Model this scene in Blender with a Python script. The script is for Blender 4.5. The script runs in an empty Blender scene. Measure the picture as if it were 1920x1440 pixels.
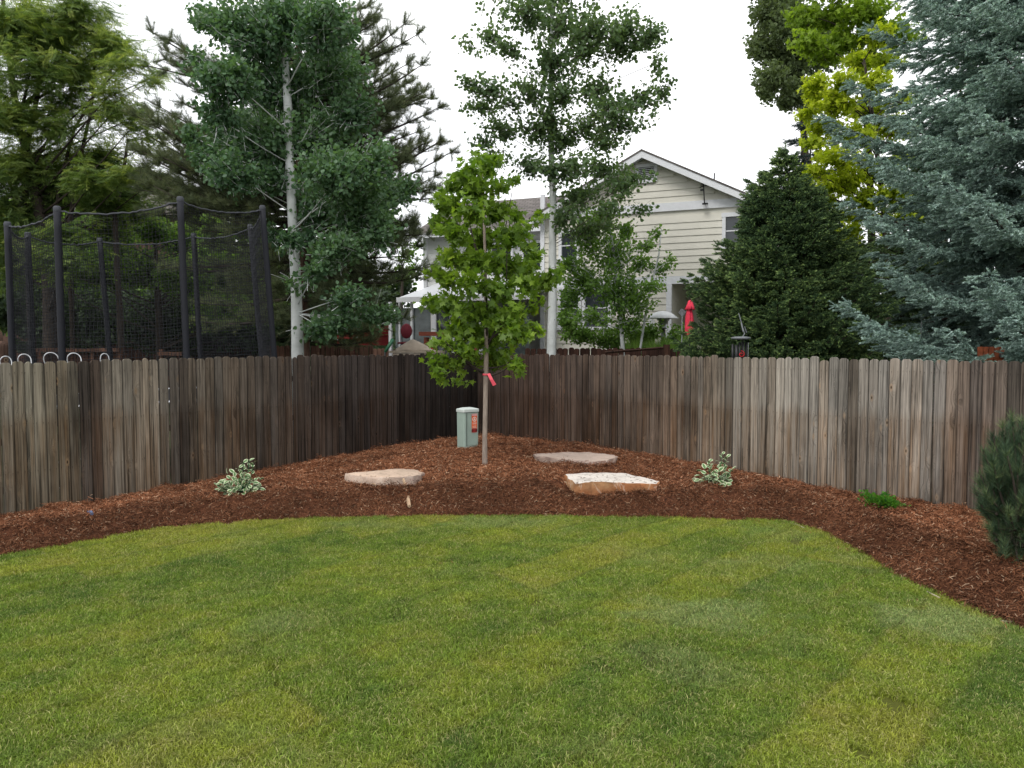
import bpy, math, random
import numpy as np
from mathutils import Vector, Matrix
random.seed(7)
RS = np.random.RandomState(11)
SC = bpy.context.scene
COL = SC.collection

# ---------------------------------------------------------------- camera, sky, sun, exposure
F = 1450.0
EYE = 2.10
PITCH = math.radians(3.0)
cam_data = bpy.data.cameras.new("camera")
cam = bpy.data.objects.new("camera", cam_data)
COL.objects.link(cam)
cam_data.sensor_width = 36.0
cam_data.lens = 36.0 * F / 1920.0
cam_data.clip_end = 600.0
cam.location = (0, 0, EYE)
cam.rotation_euler = (math.pi / 2 - PITCH, 0, 0)
SC.camera = cam

SUN_EL, SUN_AZ = math.radians(52), math.radians(215)   # azimuth clockwise from +Y: behind the camera, to the left
world = bpy.data.worlds.new("World")
SC.world = world
world.use_nodes = True
nt = world.node_tree
nt.nodes.clear()
sky = nt.nodes.new("ShaderNodeTexSky")
sky.sky_type = 'NISHITA'
sky.sun_disc = False
sky.sun_elevation = SUN_EL
sky.sun_rotation = SUN_AZ
sky.air_density = 1.0
sky.dust_density = 3.0
scl = nt.nodes.new("ShaderNodeVectorMath"); scl.operation = 'SCALE'; scl.inputs[3].default_value = 0.10
nt.links.new(sky.outputs[0], scl.inputs[0])
tc = nt.nodes.new("ShaderNodeTexCoord")
cn = nt.nodes.new("ShaderNodeTexNoise"); cn.inputs['Scale'].default_value = 1.6; cn.inputs['Detail'].default_value = 5
nt.links.new(tc.outputs['Generated'], cn.inputs['Vector'])
cr = nt.nodes.new("ShaderNodeValToRGB")
cr.color_ramp.elements[0].position = 0.3; cr.color_ramp.elements[0].color = (.80, .84, .89, 1)
cr.color_ramp.elements[1].position = 0.7; cr.color_ramp.elements[1].color = (1.6, 1.6, 1.6, 1)
nt.links.new(cn.outputs[0], cr.inputs[0])
mx = nt.nodes.new("ShaderNodeMixRGB"); mx.inputs[0].default_value = 0.9
nt.links.new(scl.outputs[0], mx.inputs[1]); nt.links.new(cr.outputs[0], mx.inputs[2])
bg = nt.nodes.new("ShaderNodeBackground"); bg.inputs[1].default_value = 1.0
wo = nt.nodes.new("ShaderNodeOutputWorld")
nt.links.new(mx.outputs[0], bg.inputs[0]); nt.links.new(bg.outputs[0], wo.inputs[0])

sun_data = bpy.data.lights.new("sun", 'SUN')
sun_data.energy = 1.4
sun_data.angle = math.radians(22)
sun_data.color = (1.0, 0.97, 0.92)
sun = bpy.data.objects.new("sun", sun_data)
COL.objects.link(sun)
sd = Vector((math.sin(SUN_AZ) * math.cos(SUN_EL), math.cos(SUN_AZ) * math.cos(SUN_EL), math.sin(SUN_EL)))
sun.rotation_euler = sd.to_track_quat('Z', 'Y').to_euler()

SC.view_settings.view_transform = 'Standard'
SC.view_settings.look = 'None'
SC.view_settings.exposure = 0.36
SC.view_settings.gamma = 1.0
SC.view_settings.use_curve_mapping = False

def at(px, py, Y):
    """the point of the place seen at photo pixel (px, py), Y metres in front of the camera"""
    u = (px - 960) / F
    v = (720 - py) / F
    dy = math.cos(PITCH) + v * math.sin(PITCH)
    dz = -math.sin(PITCH) + v * math.cos(PITCH)
    k = Y / dy
    return Vector((u * k, Y, EYE + dz * k))

def on_ground(px, py, z=0.0):
    p = at(px, py, 1.0)
    k = (EYE - z) / (EYE - p.z)
    return Vector((p.x * k, k, z))

# ---------------------------------------------------------------- helpers
def origin(o):
    v = Vector((0, 0, 0))
    while o is not None:
        v += o.location
        o = o.parent
    return v

class MB:
    def __init__(s):
        s.v = []; s.f = []; s.m = []
    def add(s, vs, fs, mi=0):
        n = len(s.v)
        s.v.extend([tuple(p) for p in vs])
        s.f.extend([tuple(n + i for i in f) for f in fs])
        s.m.extend([mi] * len(fs))
        return s
    def box(s, c, d, rz=0.0, mi=0, rx=0.0, ry=0.0):
        M = Matrix.Translation(c) @ Matrix.Rotation(rz, 4, 'Z') @ Matrix.Rotation(ry, 4, 'Y') @ Matrix.Rotation(rx, 4, 'X')
        vs = [M @ Vector((x * d[0] / 2, y * d[1] / 2, z * d[2] / 2)) for z in (-1, 1) for y in (-1, 1) for x in (-1, 1)]
        return s.add(vs, [(0, 2, 3, 1), (4, 5, 7, 6), (0, 1, 5, 4), (2, 6, 7, 3), (0, 4, 6, 2), (1, 3, 7, 5)], mi)
    def tube(s, pts, rad, n=8, mi=0, cap=True):
        pts = [Vector(p) for p in pts]
        if not hasattr(rad, '__len__'): rad = [rad] * len(pts)
        up = Vector((0.31, 0.17, 0.93)) if abs((pts[-1] - pts[0]).normalized().z) < .8 else Vector((1, 0.1, 0))
        vs = []
        for i, p in enumerate(pts):
            t = (pts[min(i + 1, len(pts) - 1)] - pts[max(i - 1, 0)])
            t = t.normalized() if t.length > 1e-9 else Vector((0, 0, 1))
            a = t.cross(up).normalized(); b = t.cross(a)
            for k in range(n):
                an = 2 * math.pi * k / n
                vs.append(p + (a * math.cos(an) + b * math.sin(an)) * rad[i])
        fs = []
        for i in range(len(pts) - 1):
            for k in range(n):
                k2 = (k + 1) % n
                fs.append((i * n + k, i * n + k2, (i + 1) * n + k2, (i + 1) * n + k))
        if cap:
            fs.append(tuple(reversed(range(n))))
            fs.append(tuple((len(pts) - 1) * n + k for k in range(n)))
        return s.add(vs, fs, mi)
    def prism(s, poly, d0, d1, frame, mi=0):
        """poly in (a,b) extruded along c from d0 to d1; frame(a,b,c)->point"""
        n = len(poly)
        vs = [frame(a, b, d0) for a, b in poly] + [frame(a, b, d1) for a, b in poly]
        fs = [tuple(reversed(range(n))), tuple(range(n, 2 * n))] + [(i, (i + 1) % n, n + (i + 1) % n, n + i) for i in range(n)]
        return s.add(vs, fs, mi)
    def lathe(s, prof, c, n=16, mi=0):
        vs = [(c[0] + r * math.cos(2 * math.pi * k / n), c[1] + r * math.sin(2 * math.pi * k / n), c[2] + z) for r, z in prof for k in range(n)]
        fs = [(i * n + k, i * n + (k + 1) % n, (i + 1) * n + (k + 1) % n, (i + 1) * n + k) for i in range(len(prof) - 1) for k in range(n)]
        return s.add(vs, fs, mi)
    def build(s, name, mats, parent=None, smooth=False, local=False):
        me = bpy.data.meshes.new(name)
        o0 = Vector((0, 0, 0)) if local or parent is None else origin(parent)
        me.from_pydata([(x - o0.x, y - o0.y, z - o0.z) for x, y, z in s.v], [], s.f)
        if not isinstance(mats, (list, tuple)): mats = [mats]
        for m in mats: me.materials.append(m)
        if len(mats) > 1: me.polygons.foreach_set('material_index', s.m)
        if smooth: me.polygons.foreach_set('use_smooth', [True] * len(me.polygons))
        me.update()
        return link(name, me, parent)

def link(name, me, parent=None):
    o = bpy.data.objects.new(name, me)
    COL.objects.link(o)
    if parent is not None: o.parent = parent
    return o

def tag(o, label=None, cat=None, group=None, kind=None):
    if label: o['label'] = label
    if cat: o['category'] = cat
    if group: o['group'] = group
    if kind: o['kind'] = kind
    return o

def thing(name, label, cat, loc, group=None, rz=0.0):
    o = bpy.data.objects.new(name, None)
    COL.objects.link(o)
    o.location = loc; o.rotation_euler = (0, 0, rz)
    o.empty_display_size = .1
    return tag(o, label, cat, group)

# -- numpy meshes
def np_mesh(name, V, Fc, mat, attrs=None, smooth=False):
    """V (n,3), Fc (m,k) all faces of k corners"""
    me = bpy.data.meshes.new(name)
    k = Fc.shape[1]
    me.vertices.add(len(V)); me.vertices.foreach_set('co', np.ascontiguousarray(V, dtype=np.float32).ravel())
    me.loops.add(Fc.size); me.loops.foreach_set('vertex_index', Fc.ravel().astype(np.int32))
    me.polygons.add(len(Fc)); me.polygons.foreach_set('loop_start', np.arange(0, Fc.size, k, dtype=np.int32))
    if smooth: me.polygons.foreach_set('use_smooth', np.ones(len(Fc), dtype=bool))
    for a, arr in (attrs or {}).items():
        at_ = me.attributes.new(a, 'FLOAT', 'POINT'); at_.data.foreach_set('value', np.asarray(arr, dtype=np.float32))
    me.update(calc_edges=True)
    if mat: me.materials.append(mat)
    return me

def frames(D, N):
    """rotation matrices with local Y along D, local Z near N"""
    D = D / (np.linalg.norm(D, axis=1, keepdims=True) + 1e-9)
    X = np.cross(D, N); X /= (np.linalg.norm(X, axis=1, keepdims=True) + 1e-9)
    Z = np.cross(X, D)
    return np.stack([X, D, Z], axis=2)

def eulers(R):
    sy = np.sqrt(R[:, 0, 0] ** 2 + R[:, 1, 0] ** 2)
    return np.stack([np.arctan2(R[:, 2, 1], R[:, 2, 2]), np.arctan2(-R[:, 2, 0], sy), np.arctan2(R[:, 1, 0], R[:, 0, 0])], axis=1)

def place(tv, tf, P, R, S):
    tv = np.asarray(tv, dtype=float); tf = np.asarray(tf)
    n, k = len(P), len(tv)
    V = np.einsum('nij,kj->nki', R, tv) * S[:, None, None] + P[:, None, :]
    Fc = tf[None] + (np.arange(n) * k)[:, None, None]
    return V.reshape(-1, 3), Fc.reshape(-1, tf.shape[1])

_gn = {}
def scatter_group(nvar):
    if nvar in _gn: return _gn[nvar]
    g = bpy.data.node_groups.new("scatter_%d" % nvar, 'GeometryNodeTree')
    g.interface.new_socket("Geometry", in_out='INPUT', socket_type='NodeSocketGeometry')
    g.interface.new_socket("Geometry", in_out='OUTPUT', socket_type='NodeSocketGeometry')
    N, L = g.nodes, g.links
    gi = N.new('NodeGroupInput'); go = N.new('NodeGroupOutput')
    def named(nm, ty):
        a = N.new('GeometryNodeInputNamedAttribute'); a.data_type = ty; a.inputs[0].default_value = nm
        return a.outputs['Attribute']
    vi = named('variant', 'INT')
    join = N.new('GeometryNodeJoinGeometry')
    def sep(k):
        c = N.new('FunctionNodeCompare'); c.data_type = 'INT'; c.operation = 'EQUAL'
        ins = [x for x in c.inputs if x.type == 'INT']
        L.new(vi, ins[0]); ins[1].default_value = k
        s = N.new('GeometryNodeSeparateGeometry'); s.domain = 'POINT'
        L.new(gi.outputs[0], s.inputs[0]); L.new(c.outputs[0], s.inputs[1])
        return s.outputs[0]
    for k in range(1, nvar + 1):
        t = N.new('GeometryNodeGeometryToInstance')
        L.new(sep(k), t.inputs[0]); L.new(t.outputs[0], join.inputs[0])
    ip = N.new('GeometryNodeInstanceOnPoints')
    L.new(sep(0), ip.inputs['Points']); L.new(join.outputs[0], ip.inputs['Instance'])
    ip.inputs['Pick Instance'].default_value = True
    L.new(named('pick', 'INT'), ip.inputs['Instance Index'])
    L.new(named('prot', 'FLOAT_VECTOR'), ip.inputs['Rotation'])
    L.new(named('pscale', 'FLOAT_VECTOR'), ip.inputs['Scale'])
    L.new(ip.outputs[0], go.inputs[0])
    _gn[nvar] = g
    return g

def scatter(name, templates, P, R, S, mat, tint=None, parent=None):
    """one object that draws the template geometries (list of (verts, faces, attr)) at the points P"""
    o0 = np.array(origin(parent)) if parent is not None else np.zeros(3)
    VV, FF, var, bt = [], [], [], []
    n = 0
    for i, (tv, tf, ta) in enumerate(templates):
        VV.append(np.asarray(tv, float)); FF.append(np.asarray(tf) + n); n += len(tv)
        var.append(np.full(len(tv), i + 1)); bt.append(np.asarray(ta, float))
    m = len(P)
    VV.append(P - o0); var.append(np.zeros(m)); bt.append(np.zeros(m))
    V = np.concatenate(VV); Fc = np.concatenate(FF)
    me = np_mesh(name, V, Fc, mat, {'tint': np.concatenate(bt)})
    tot = len(V)
    def attr(nm, ty, arr, f):
        a = me.attributes.new(nm, ty, 'POINT'); a.data.foreach_set(f, arr)
    attr('variant', 'INT', np.concatenate(var).astype(np.int32), 'value')
    pk = np.zeros(tot, np.int32); pk[-m:] = RS.randint(0, len(templates), m); attr('pick', 'INT', pk, 'value')
    ro = np.zeros((tot, 3), np.float32); ro[-m:] = eulers(R); attr('prot', 'FLOAT_VECTOR', ro.ravel(), 'vector')
    sc_ = np.ones((tot, 3), np.float32)
    sc_[-m:] = S[:, None] if S.ndim == 1 else S
    attr('pscale', 'FLOAT_VECTOR', sc_.ravel(), 'vector')
    pt = np.zeros(tot, np.float32); pt[-m:] = RS.rand(m) if tint is None else tint; attr('ptint', 'FLOAT', pt, 'value')
    o = link(name, me, parent)
    md = o.modifiers.new("scatter", 'NODES'); md.node_group = scatter_group(len(templates))
    return o

def vnoise(x, y, z=None, seed=0):
    """smooth value noise 0..1 on arrays"""
    def h(i, j, k):
        n = (i * 374761393 + j * 668265263 + k * 2147483647 + seed * 974711) & 0xffffffff
        n = ((n ^ (n >> 13)) * 1274126177) & 0xffffffff
        return ((n ^ (n >> 16)) & 0xffff) / 65535.0
    x = np.asarray(x, float); y = np.asarray(y, float)
    z = np.zeros_like(x) if z is None else np.asarray(z, float)
    xi, yi, zi = np.floor(x).astype(np.int64), np.floor(y).astype(np.int64), np.floor(z).astype(np.int64)
    fx, fy, fz = x - xi, y - yi, z - zi
    fx, fy, fz = [t * t * (3 - 2 * t) for t in (fx, fy, fz)]
    r = 0
    for a in (0, 1):
        for b in (0, 1):
            for c in (0, 1):
                w = (fx if a else 1 - fx) * (fy if b else 1 - fy) * (fz if c else 1 - fz)
                r = r + w * h(xi + a, yi + b, zi + c)
    return r
def fbm(x, y, o=4, seed=0):
    s = 0; a = .5; t = 0
    for i in range(o):
        s = s + a * vnoise(x * 2 ** i, y * 2 ** i, seed=seed + i); t += a; a *= .5
    return s / t

# ---------------------------------------------------------------- materials
class NT:
    def __init__(s, name):
        s.m = bpy.data.materials.new(name); s.m.use_nodes = True
        s.t = s.m.node_tree; s.t.nodes.clear()
        s.out = s.t.nodes.new('ShaderNodeOutputMaterial')
    def n(s, ty, **kw):
        nd = s.t.nodes.new(ty)
        for k, v in kw.items():
            if k.startswith('_'): nd.inputs[k[1:].replace('_', ' ')].default_value = v
            else: setattr(nd, k, v)
        return nd
    def l(s, a, b): s.t.links.new(a, b)
    def math(s, op, a, b=None, clamp=False):
        nd = s.n('ShaderNodeMath', operation=op, use_clamp=clamp)
        for i, v in enumerate((a, b)):
            if v is None: continue
            if isinstance(v, (int, float)): nd.inputs[i].default_value = v
            else: s.l(v, nd.inputs[i])
        return nd.outputs[0]
    def vmul(s, v, k):
        nd = s.n('ShaderNodeVectorMath', operation='MULTIPLY'); s.l(v, nd.inputs[0]); nd.inputs[1].default_value = k
        return nd.outputs[0]
    def noise(s, v, scale=1.0, detail=4, rough=.55, dist=0.0, col=False):
        nd = s.n('ShaderNodeTexNoise'); s.l(v, nd.inputs['Vector'])
        nd.inputs['Scale'].default_value = scale; nd.inputs['Detail'].default_value = detail
        nd.inputs['Roughness'].default_value = rough; nd.inputs['Distortion'].default_value = dist
        return nd.outputs[1 if col else 0]
    def ramp(s, f, stops, interp='LINEAR'):
        nd = s.n('ShaderNodeValToRGB'); s.l(f, nd.inputs[0]); r = nd.color_ramp; r.interpolation = interp
        while len(r.elements) < len(stops): r.elements.new(.5)
        for e, (p, c) in zip(r.elements, stops):
            e.position = p; e.color = (c, c, c, 1) if isinstance(c, (int, float)) else (*c, 1)
        return nd.outputs[0]
    def mix(s, f, a, b, bt='MIX'):
        nd = s.n('ShaderNodeMixRGB', blend_type=bt)
        for i, v in enumerate((f, a, b)):
            if isinstance(v, (int, float)): nd.inputs[i].default_value = v if i == 0 else (v, v, v, 1)
            elif isinstance(v, tuple): nd.inputs[i].default_value = (*v, 1)
            else: s.l(v, nd.inputs[i])
        return nd.outputs[0]
    def bump(s, h, strength=.4, dist=.01):
        nd = s.n('ShaderNodeBump'); nd.inputs['Strength'].default_value = strength; nd.inputs['Distance'].default_value = dist
        s.l(h, nd.inputs['Height']); return nd.outputs[0]
    def principled(s, col, rough=.8, normal=None, metal=0.0, spec=.3):
        p = s.n('ShaderNodeBsdfPrincipled')
        if isinstance(col, tuple): p.inputs['Base Color'].default_value = (*col, 1)
        else: s.l(col, p.inputs['Base Color'])
        if isinstance(rough, (int, float)): p.inputs['Roughness'].default_value = rough
        else: s.l(rough, p.inputs['Roughness'])
        p.inputs['Metallic'].default_value = metal
        p.inputs['Specular IOR Level'].default_value = spec
        if normal is not None: s.l(normal, p.inputs['Normal'])
        s.l(p.outputs[0], s.out.inputs[0])
        return p
    def obj(s): return s.n('ShaderNodeTexCoord').outputs['Object']
    def pos(s): return s.n('ShaderNodeNewGeometry').outputs['Position']

def plain(name, col, rough=.6, metal=0.0, var=.12, scale=12.0, bump=.1, spec=.35):
    t = NT(name); v = t.obj()
    n = t.noise(v, scale, 5)
    c = t.mix(1.0, col, t.ramp(n, [(.3, 1 - var), (.7, 1 + var)]), 'MULTIPLY')
    t.principled(c, rough, t.bump(t.noise(v, scale * 6, 3), bump, .004), metal, spec)
    return t.m

def foliage(name, ca, cb, cc=None, trans=.35, patch=1.2, dark=.55, rough=.55, spec=.25):
    """leaf material: colour runs ca..cb with the per-leaf tint, with slow drifts through the place"""
    t = NT(name)
    a1 = t.n('ShaderNodeAttribute', attribute_name='tint').outputs['Fac']
    a2 = t.n('ShaderNodeAttribute', attribute_name='ptint', attribute_type='INSTANCER').outputs['Fac']
    p = t.pos()
    n = t.noise(p, patch, 3)
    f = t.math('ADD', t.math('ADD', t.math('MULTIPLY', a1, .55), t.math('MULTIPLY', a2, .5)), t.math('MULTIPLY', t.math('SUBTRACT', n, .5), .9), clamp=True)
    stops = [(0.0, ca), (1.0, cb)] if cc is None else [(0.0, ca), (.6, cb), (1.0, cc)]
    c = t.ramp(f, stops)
    c = t.mix(1.0, c, t.ramp(t.noise(p, 9.0, 2), [(.3, .78), (.7, 1.2)]), 'MULTIPLY')
    b = t.n('ShaderNodeBsdfPrincipled'); t.l(c, b.inputs['Base Color']); b.inputs['Roughness'].default_value = rough
    b.inputs['Specular IOR Level'].default_value = spec
    if trans > 0:
        tr = t.n('ShaderNodeBsdfTranslucent')
        t.l(t.mix(1.0, c, (1.2, 1.25, .6), 'MULTIPLY'), tr.inputs[0])
        ms = t.n('ShaderNodeMixShader'); ms.inputs[0].default_value = trans
        t.l(b.outputs[0], ms.inputs[1]); t.l(tr.outputs[0], ms.inputs[2]); t.l(ms.outputs[0], t.out.inputs[0])
    else:
        t.l(b.outputs[0], t.out.inputs[0])
    return t.m

def wood_mat(name, grey=(.262, .242, .216), brown=(.165, .118, .08), z_band=True, amount=1.0):
    t = NT(name)
    oi = t.n('ShaderNodeObjectInfo')
    v0 = t.obj()
    off = t.n('ShaderNodeCombineXYZ')
    t.l(t.math('MULTIPLY', oi.outputs['Random'], 37.0), off.inputs[0]); t.l(t.math('MULTIPLY', oi.outputs['Random'], 11.3), off.inputs[1]); t.l(t.math('MULTIPLY', oi.outputs['Random'], 91.0), off.inputs[2])
    ad = t.n('ShaderNodeVectorMath', operation='ADD'); t.l(v0, ad.inputs[0]); t.l(off.outputs[0], ad.inputs[1]); v = ad.outputs[0]
    # knots: warped voronoi cells; the grain bends round them
    kv = t.vmul(v, (5.2, 0.0, 2.1))
    vo = t.n('ShaderNodeTexVoronoi', voronoi_dimensions='3D'); t.l(kv, vo.inputs['Vector']); vo.inputs['Scale'].default_value = 1.0
    kd = vo.outputs['Distance']
    bend = t.math('MULTIPLY', t.ramp(kd, [(0.0, 1.0), (.32, 0.0)]), .35)
    ww = t.n('ShaderNodeVectorMath', operation='ADD'); t.l(t.vmul(v, (42, 14, 1.1)), ww.inputs[0])
    cb = t.n('ShaderNodeCombineXYZ'); t.l(t.math('MULTIPLY', bend, 9.0), cb.inputs[0]); t.l(cb.outputs[0], ww.inputs[1])
    grain = t.noise(ww.outputs[0], 1.0, 7, .65, .5)
    fine = t.noise(t.vmul(v, (240, 60, 5)), 1.0, 4, .6)
    rv = t.n('ShaderNodeVectorMath', operation='ADD'); t.l(t.vmul(v, (9, 9, .55)), rv.inputs[0]); t.l(cb.outputs[0], rv.inputs[1])
    wv = t.n('ShaderNodeTexWave', wave_type='BANDS', bands_direction='X'); t.l(rv.outputs[0], wv.inputs['Vector'])
    wv.inputs['Scale'].default_value = 1.3; wv.inputs['Distortion'].default_value = 7; wv.inputs['Detail'].default_value = 3; wv.inputs['Detail Scale'].default_value = .6
    streak = t.noise(t.vmul(v, (22, 9, .35)), 1.0, 4, .6)
    big = t.noise(t.vmul(v, (3.0, 3, .7)), 1.0, 3)
    f = t.math('ADD', t.math('MULTIPLY', streak, .55), t.math('MULTIPLY', big, .45))
    if z_band:
        sep = t.n('ShaderNodeSeparateXYZ'); t.l(v0, sep.inputs[0])
        zb = t.math('ADD', sep.outputs[2], t.math('MULTIPLY', streak, .5))
        f = t.math('SUBTRACT', f, t.math('MULTIPLY', t.ramp(t.math('MULTIPLY', zb, .5), [(.74, 0.0), (.92, 1.0)]), .22), clamp=True)
    c = t.mix(t.ramp(f, [(.38, 0.0), (.62, 1.0)]), grey, brown)
    c = t.mix(1.0, c, t.ramp(grain, [(.28, .42), (.48, .95), (.72, 1.35)]), 'MULTIPLY')
    c = t.mix(.5, c, t.ramp(wv.outputs[0], [(.0, .62), (.5, 1.1), (1.0, 1.1)]), 'MULTIPLY')
    c = t.mix(1.0, c, t.ramp(fine, [(.3, .75), (.7, 1.18)]), 'MULTIPLY')
    st = t.noise(t.vmul(v, (30, 3, .55)), 1.0, 5, .7)
    c = t.mix(1.0, c, t.ramp(st, [(.34, .22), (.46, .88), (.60, 1.15)]), 'MULTIPLY')
    sx = t.n('ShaderNodeSeparateXYZ'); t.l(v0, sx.inputs[0])
    ax = t.math('ADD', t.math('ABSOLUTE', sx.outputs[0]), t.math('MULTIPLY', t.noise(t.vmul(v, (0, 0, 4)), 1.0, 3), .012))
    c = t.mix(1.0, c, t.ramp(t.math('MULTIPLY', ax, 10.0), [(.60, 1.0), (.72, .55)]), 'MULTIPLY')      # grime along the board edges
    for zr in (.64, 1.27, 1.94):                                                                # nail heads with rust runs
        dx = t.math('ABSOLUTE', t.math('SUBTRACT', t.math('ABSOLUTE', sx.outputs[0]), .042))
        dz = t.math('SUBTRACT', zr, sx.outputs[2]); dzz = t.math('MAXIMUM', t.math('MULTIPLY', dz, .16), t.math('MULTIPLY', dz, -1.0))
        dd = t.math('ADD', dx, dzz)
        c = t.mix(t.ramp(t.math('MULTIPLY', dd, 40.0), [(.0, .6), (.36, .0)]), c, (.03, .018, .013))
    wp = t.noise(t.vmul(t.pos(), (1.3, 1.3, .5)), 1.0, 4, .6)
    c = t.mix(1.0, c, t.ramp(wp, [(.36, .55), (.52, 1.0), (.68, 1.12)]), 'MULTIPLY')      # damp stains running across boards
    kr = t.noise(v, 3.0, 1)
    c = t.mix(t.math('MULTIPLY', t.ramp(kd, [(.07, .8), (.15, .0)]), .8), c, (.30, .22, .15))
    c = t.mix(t.ramp(kd, [(.028, 1.0), (.07, .0)]), c, (.02, .012, .008))
    c = t.mix(1.0, c, oi.outputs['Color'], 'MULTIPLY')
    h = t.math('ADD', grain, t.math('MULTIPLY', fine, .4))
    t.principled(c, .88, t.bump(h, .55, .004), 0, .15)
    return t.m

M = {}
M['wood'] = wood_mat('weathered_cedar')
M['wood_red'] = wood_mat('far_stained_cedar', (.20, .12, .09), (.12, .05, .035))
M['black_pad'] = plain('black_foam_sleeve', (.010, .011, .016), .75)
M['net'] = plain('black_net_cord', (.012, .013, .017), .8)
M['strap'] = plain('grey_webbing', (.05, .053, .062), .8)
M['white'] = plain('white_paint', (.72, .73, .76), .5, var=.04)
M['plastic_white'] = plain('white_plastic', (.55, .56, .58), .4, var=.04)
M['dark_glass'] = plain('dark_window', (.035, .042, .048), .08, var=.3, scale=1.5, bump=0, spec=.6)
M['shade_glass'] = plain('curtained_window', (.09, .11, .11), .15, var=.45, scale=3, bump=0, spec=.5)
M['siding'] = plain('cream_lap_siding', (.67, .645, .57), .65, var=.05, scale=2.5, bump=.05)
M['siding_white'] = plain('pale_siding', (.62, .63, .62), .65, var=.05, scale=2.5)
M['red'] = plain('red_paint', (.25, .018, .02), .55)
M['red_dark'] = plain('dark_red_fabric', (.13, .012, .022), .8)
M['pink'] = plain('coral_red_canvas', (.75, .045, .09), .75, var=.15)
M['ribbon'] = plain('pink_ribbon', (.75, .09, .13), .5)
M['orange_wood'] = plain('orange_stained_wood', (.28, .07, .025), .7, var=.3)
M['steel'] = plain('brushed_steel', (.35, .36, .38), .35, .8)
M['chrome_cap'] = plain('white_enamel_dome', (.85, .86, .88), .3, var=.03)
M['black_metal'] = plain('black_metal', (.015, .015, .017), .45)
M['grey_disc'] = plain('grey_metal_disc', (.16, .17, .18), .4)
M['tan'] = plain('tan_canvas', (.40, .33, .26), .85, var=.15, scale=5)
M['green_tool'] = plain('green_handle', (.02, .09, .045), .5)
M['red_dot'] = plain('red_plastic', (.6, .02, .03), .4)
M['blue'] = plain('blue_grey_plastic', (.10, .13, .22), .5)
M['terracotta'] = plain('orange_red_table', (.33, .085, .05), .6)

# pedestal plastic
t = NT('grey_green_plastic'); v = t.obj()
c = t.mix(1.0, (.30, .385, .335), t.ramp(t.noise(v, 4, 4), [(.3, .9), (.7, 1.08)]), 'MULTIPLY')
t.principled(c, .5, t.bump(t.noise(v, 300, 2), .15, .001), 0, .35); M['pedestal'] = t.m
t = NT('bleached_lid'); v = t.obj()
c = t.mix(1.0, (.55, .60, .57), t.ramp(t.noise(v, 6, 4), [(.3, .9), (.7, 1.08)]), 'MULTIPLY')
t.principled(c, .5, None, 0, .35); M['lid'] = t.m
M['sticker'] = plain('orange_sticker', (.72, .12, .03), .4, var=.1)
M['sticker_pink'] = plain('faded_sticker_header', (.62, .2, .22), .4, var=.1)
M['print_white'] = plain('white_print', (.75, .68, .62), .4, var=.05)
M['print_black'] = plain('black_print', (.02, .01, .01), .5, var=.05)
M['print_red'] = plain('red_print', (.4, .025, .02), .5, var=.05)

# bark
def bark(name, a, b, sx=6, sz=2, st=.5):
    t = NT(name); v = t.obj(); n = t.noise(t.vmul(v, (sx, sx, sz)), 3, 6, .65)
    t.principled(t.ramp(n, [(.3, a), (.7, b)]), .9, t.bump(n, st, .03)); return t.m
M['bark'] = bark('grey_brown_bark', (.05, .038, .03), (.14, .115, .09))
M['bark_pine'] = bark('red_brown_pine_bark', (.06, .03, .022), (.20, .12, .09))
M['bark_dark'] = bark('dark_bark', (.02, .016, .013), (.06, .045, .035))
t = NT('white_aspen_bark'); v = t.obj()
n1 = t.noise(t.vmul(v, (2.2, 2.2, 26)), 1.0, 5, .65)
n2 = t.noise(t.vmul(v, (9, 9, 3.5)), 1.0, 3, .6)
sc1 = t.ramp(n1, [(.29, 0.0), (.345, 1.0)])
sc2 = t.ramp(n2, [(.28, 0.0), (.33, 1.0)])
c = t.mix(t.math('MULTIPLY', sc1, sc2), (.045, .04, .035), t.ramp(t.noise(v, 3.0, 4), [(.3, (.40, .42, .40)), (.7, (.60, .62, .61))]))
t.principled(c, .75, t.bump(n1, .25, .01)); M['aspen_bark'] = t.m
t = NT('young_maple_bark'); v = t.obj(); n = t.noise(t.vmul(v, (9, 9, 2)), 3, 6, .6)
n3 = t.noise(t.vmul(v, (.5, .5, 7)), 1.5, 2)
c = t.mix(t.ramp(n3, [(.30, 1.0), (.36, 0.0)]), t.ramp(n, [(.3, (.17, .13, .105)), (.7, (.33, .275, .23))]), (.10, .08, .06))
t.principled(c, .8, t.bump(n, .2, .01)); M['maple_bark'] = t.m

M['l_locust'] = foliage('locust_leaves', (0.076, 0.133, 0.049), (0.183, 0.260, 0.076), (0.355, 0.405, 0.107), .5, .45)
M['l_aspenL'] = foliage('blue_green_aspen_leaves', (0.073, 0.147, 0.077), (0.147, 0.253, 0.118), (0.267, 0.414, 0.133), .42, .6, rough=.45, spec=.4)
M['l_aspenR'] = foliage('aspen_leaves', (0.080, 0.140, 0.064), (0.160, 0.240, 0.104), (0.280, 0.360, 0.127), .45, .6, rough=.45, spec=.35)
M['l_sapling'] = foliage('light_aspen_leaves', (0.106, 0.200, 0.046), (0.214, 0.360, 0.080), (0.347, 0.480, 0.120), .5, .8)
M['l_maple'] = foliage('maple_leaves', (0.094, 0.176, 0.022), (0.231, 0.352, 0.039), (0.506, 0.594, 0.055), .5, .9, rough=.45, spec=.35)
M['l_gold'] = foliage('golden_leaves', (.27, .36, .025), (.50, .57, .035), (.70, .68, .05), .5, .5)
M['l_lime'] = foliage('lime_leaves', (.17, .27, .03), (.29, .41, .04), (.42, .50, .05), .5, .5)
M['l_cotton'] = foliage('cottonwood_leaves', (0.094, 0.136, 0.059), (0.177, 0.224, 0.100), None, .35, .5)
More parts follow.
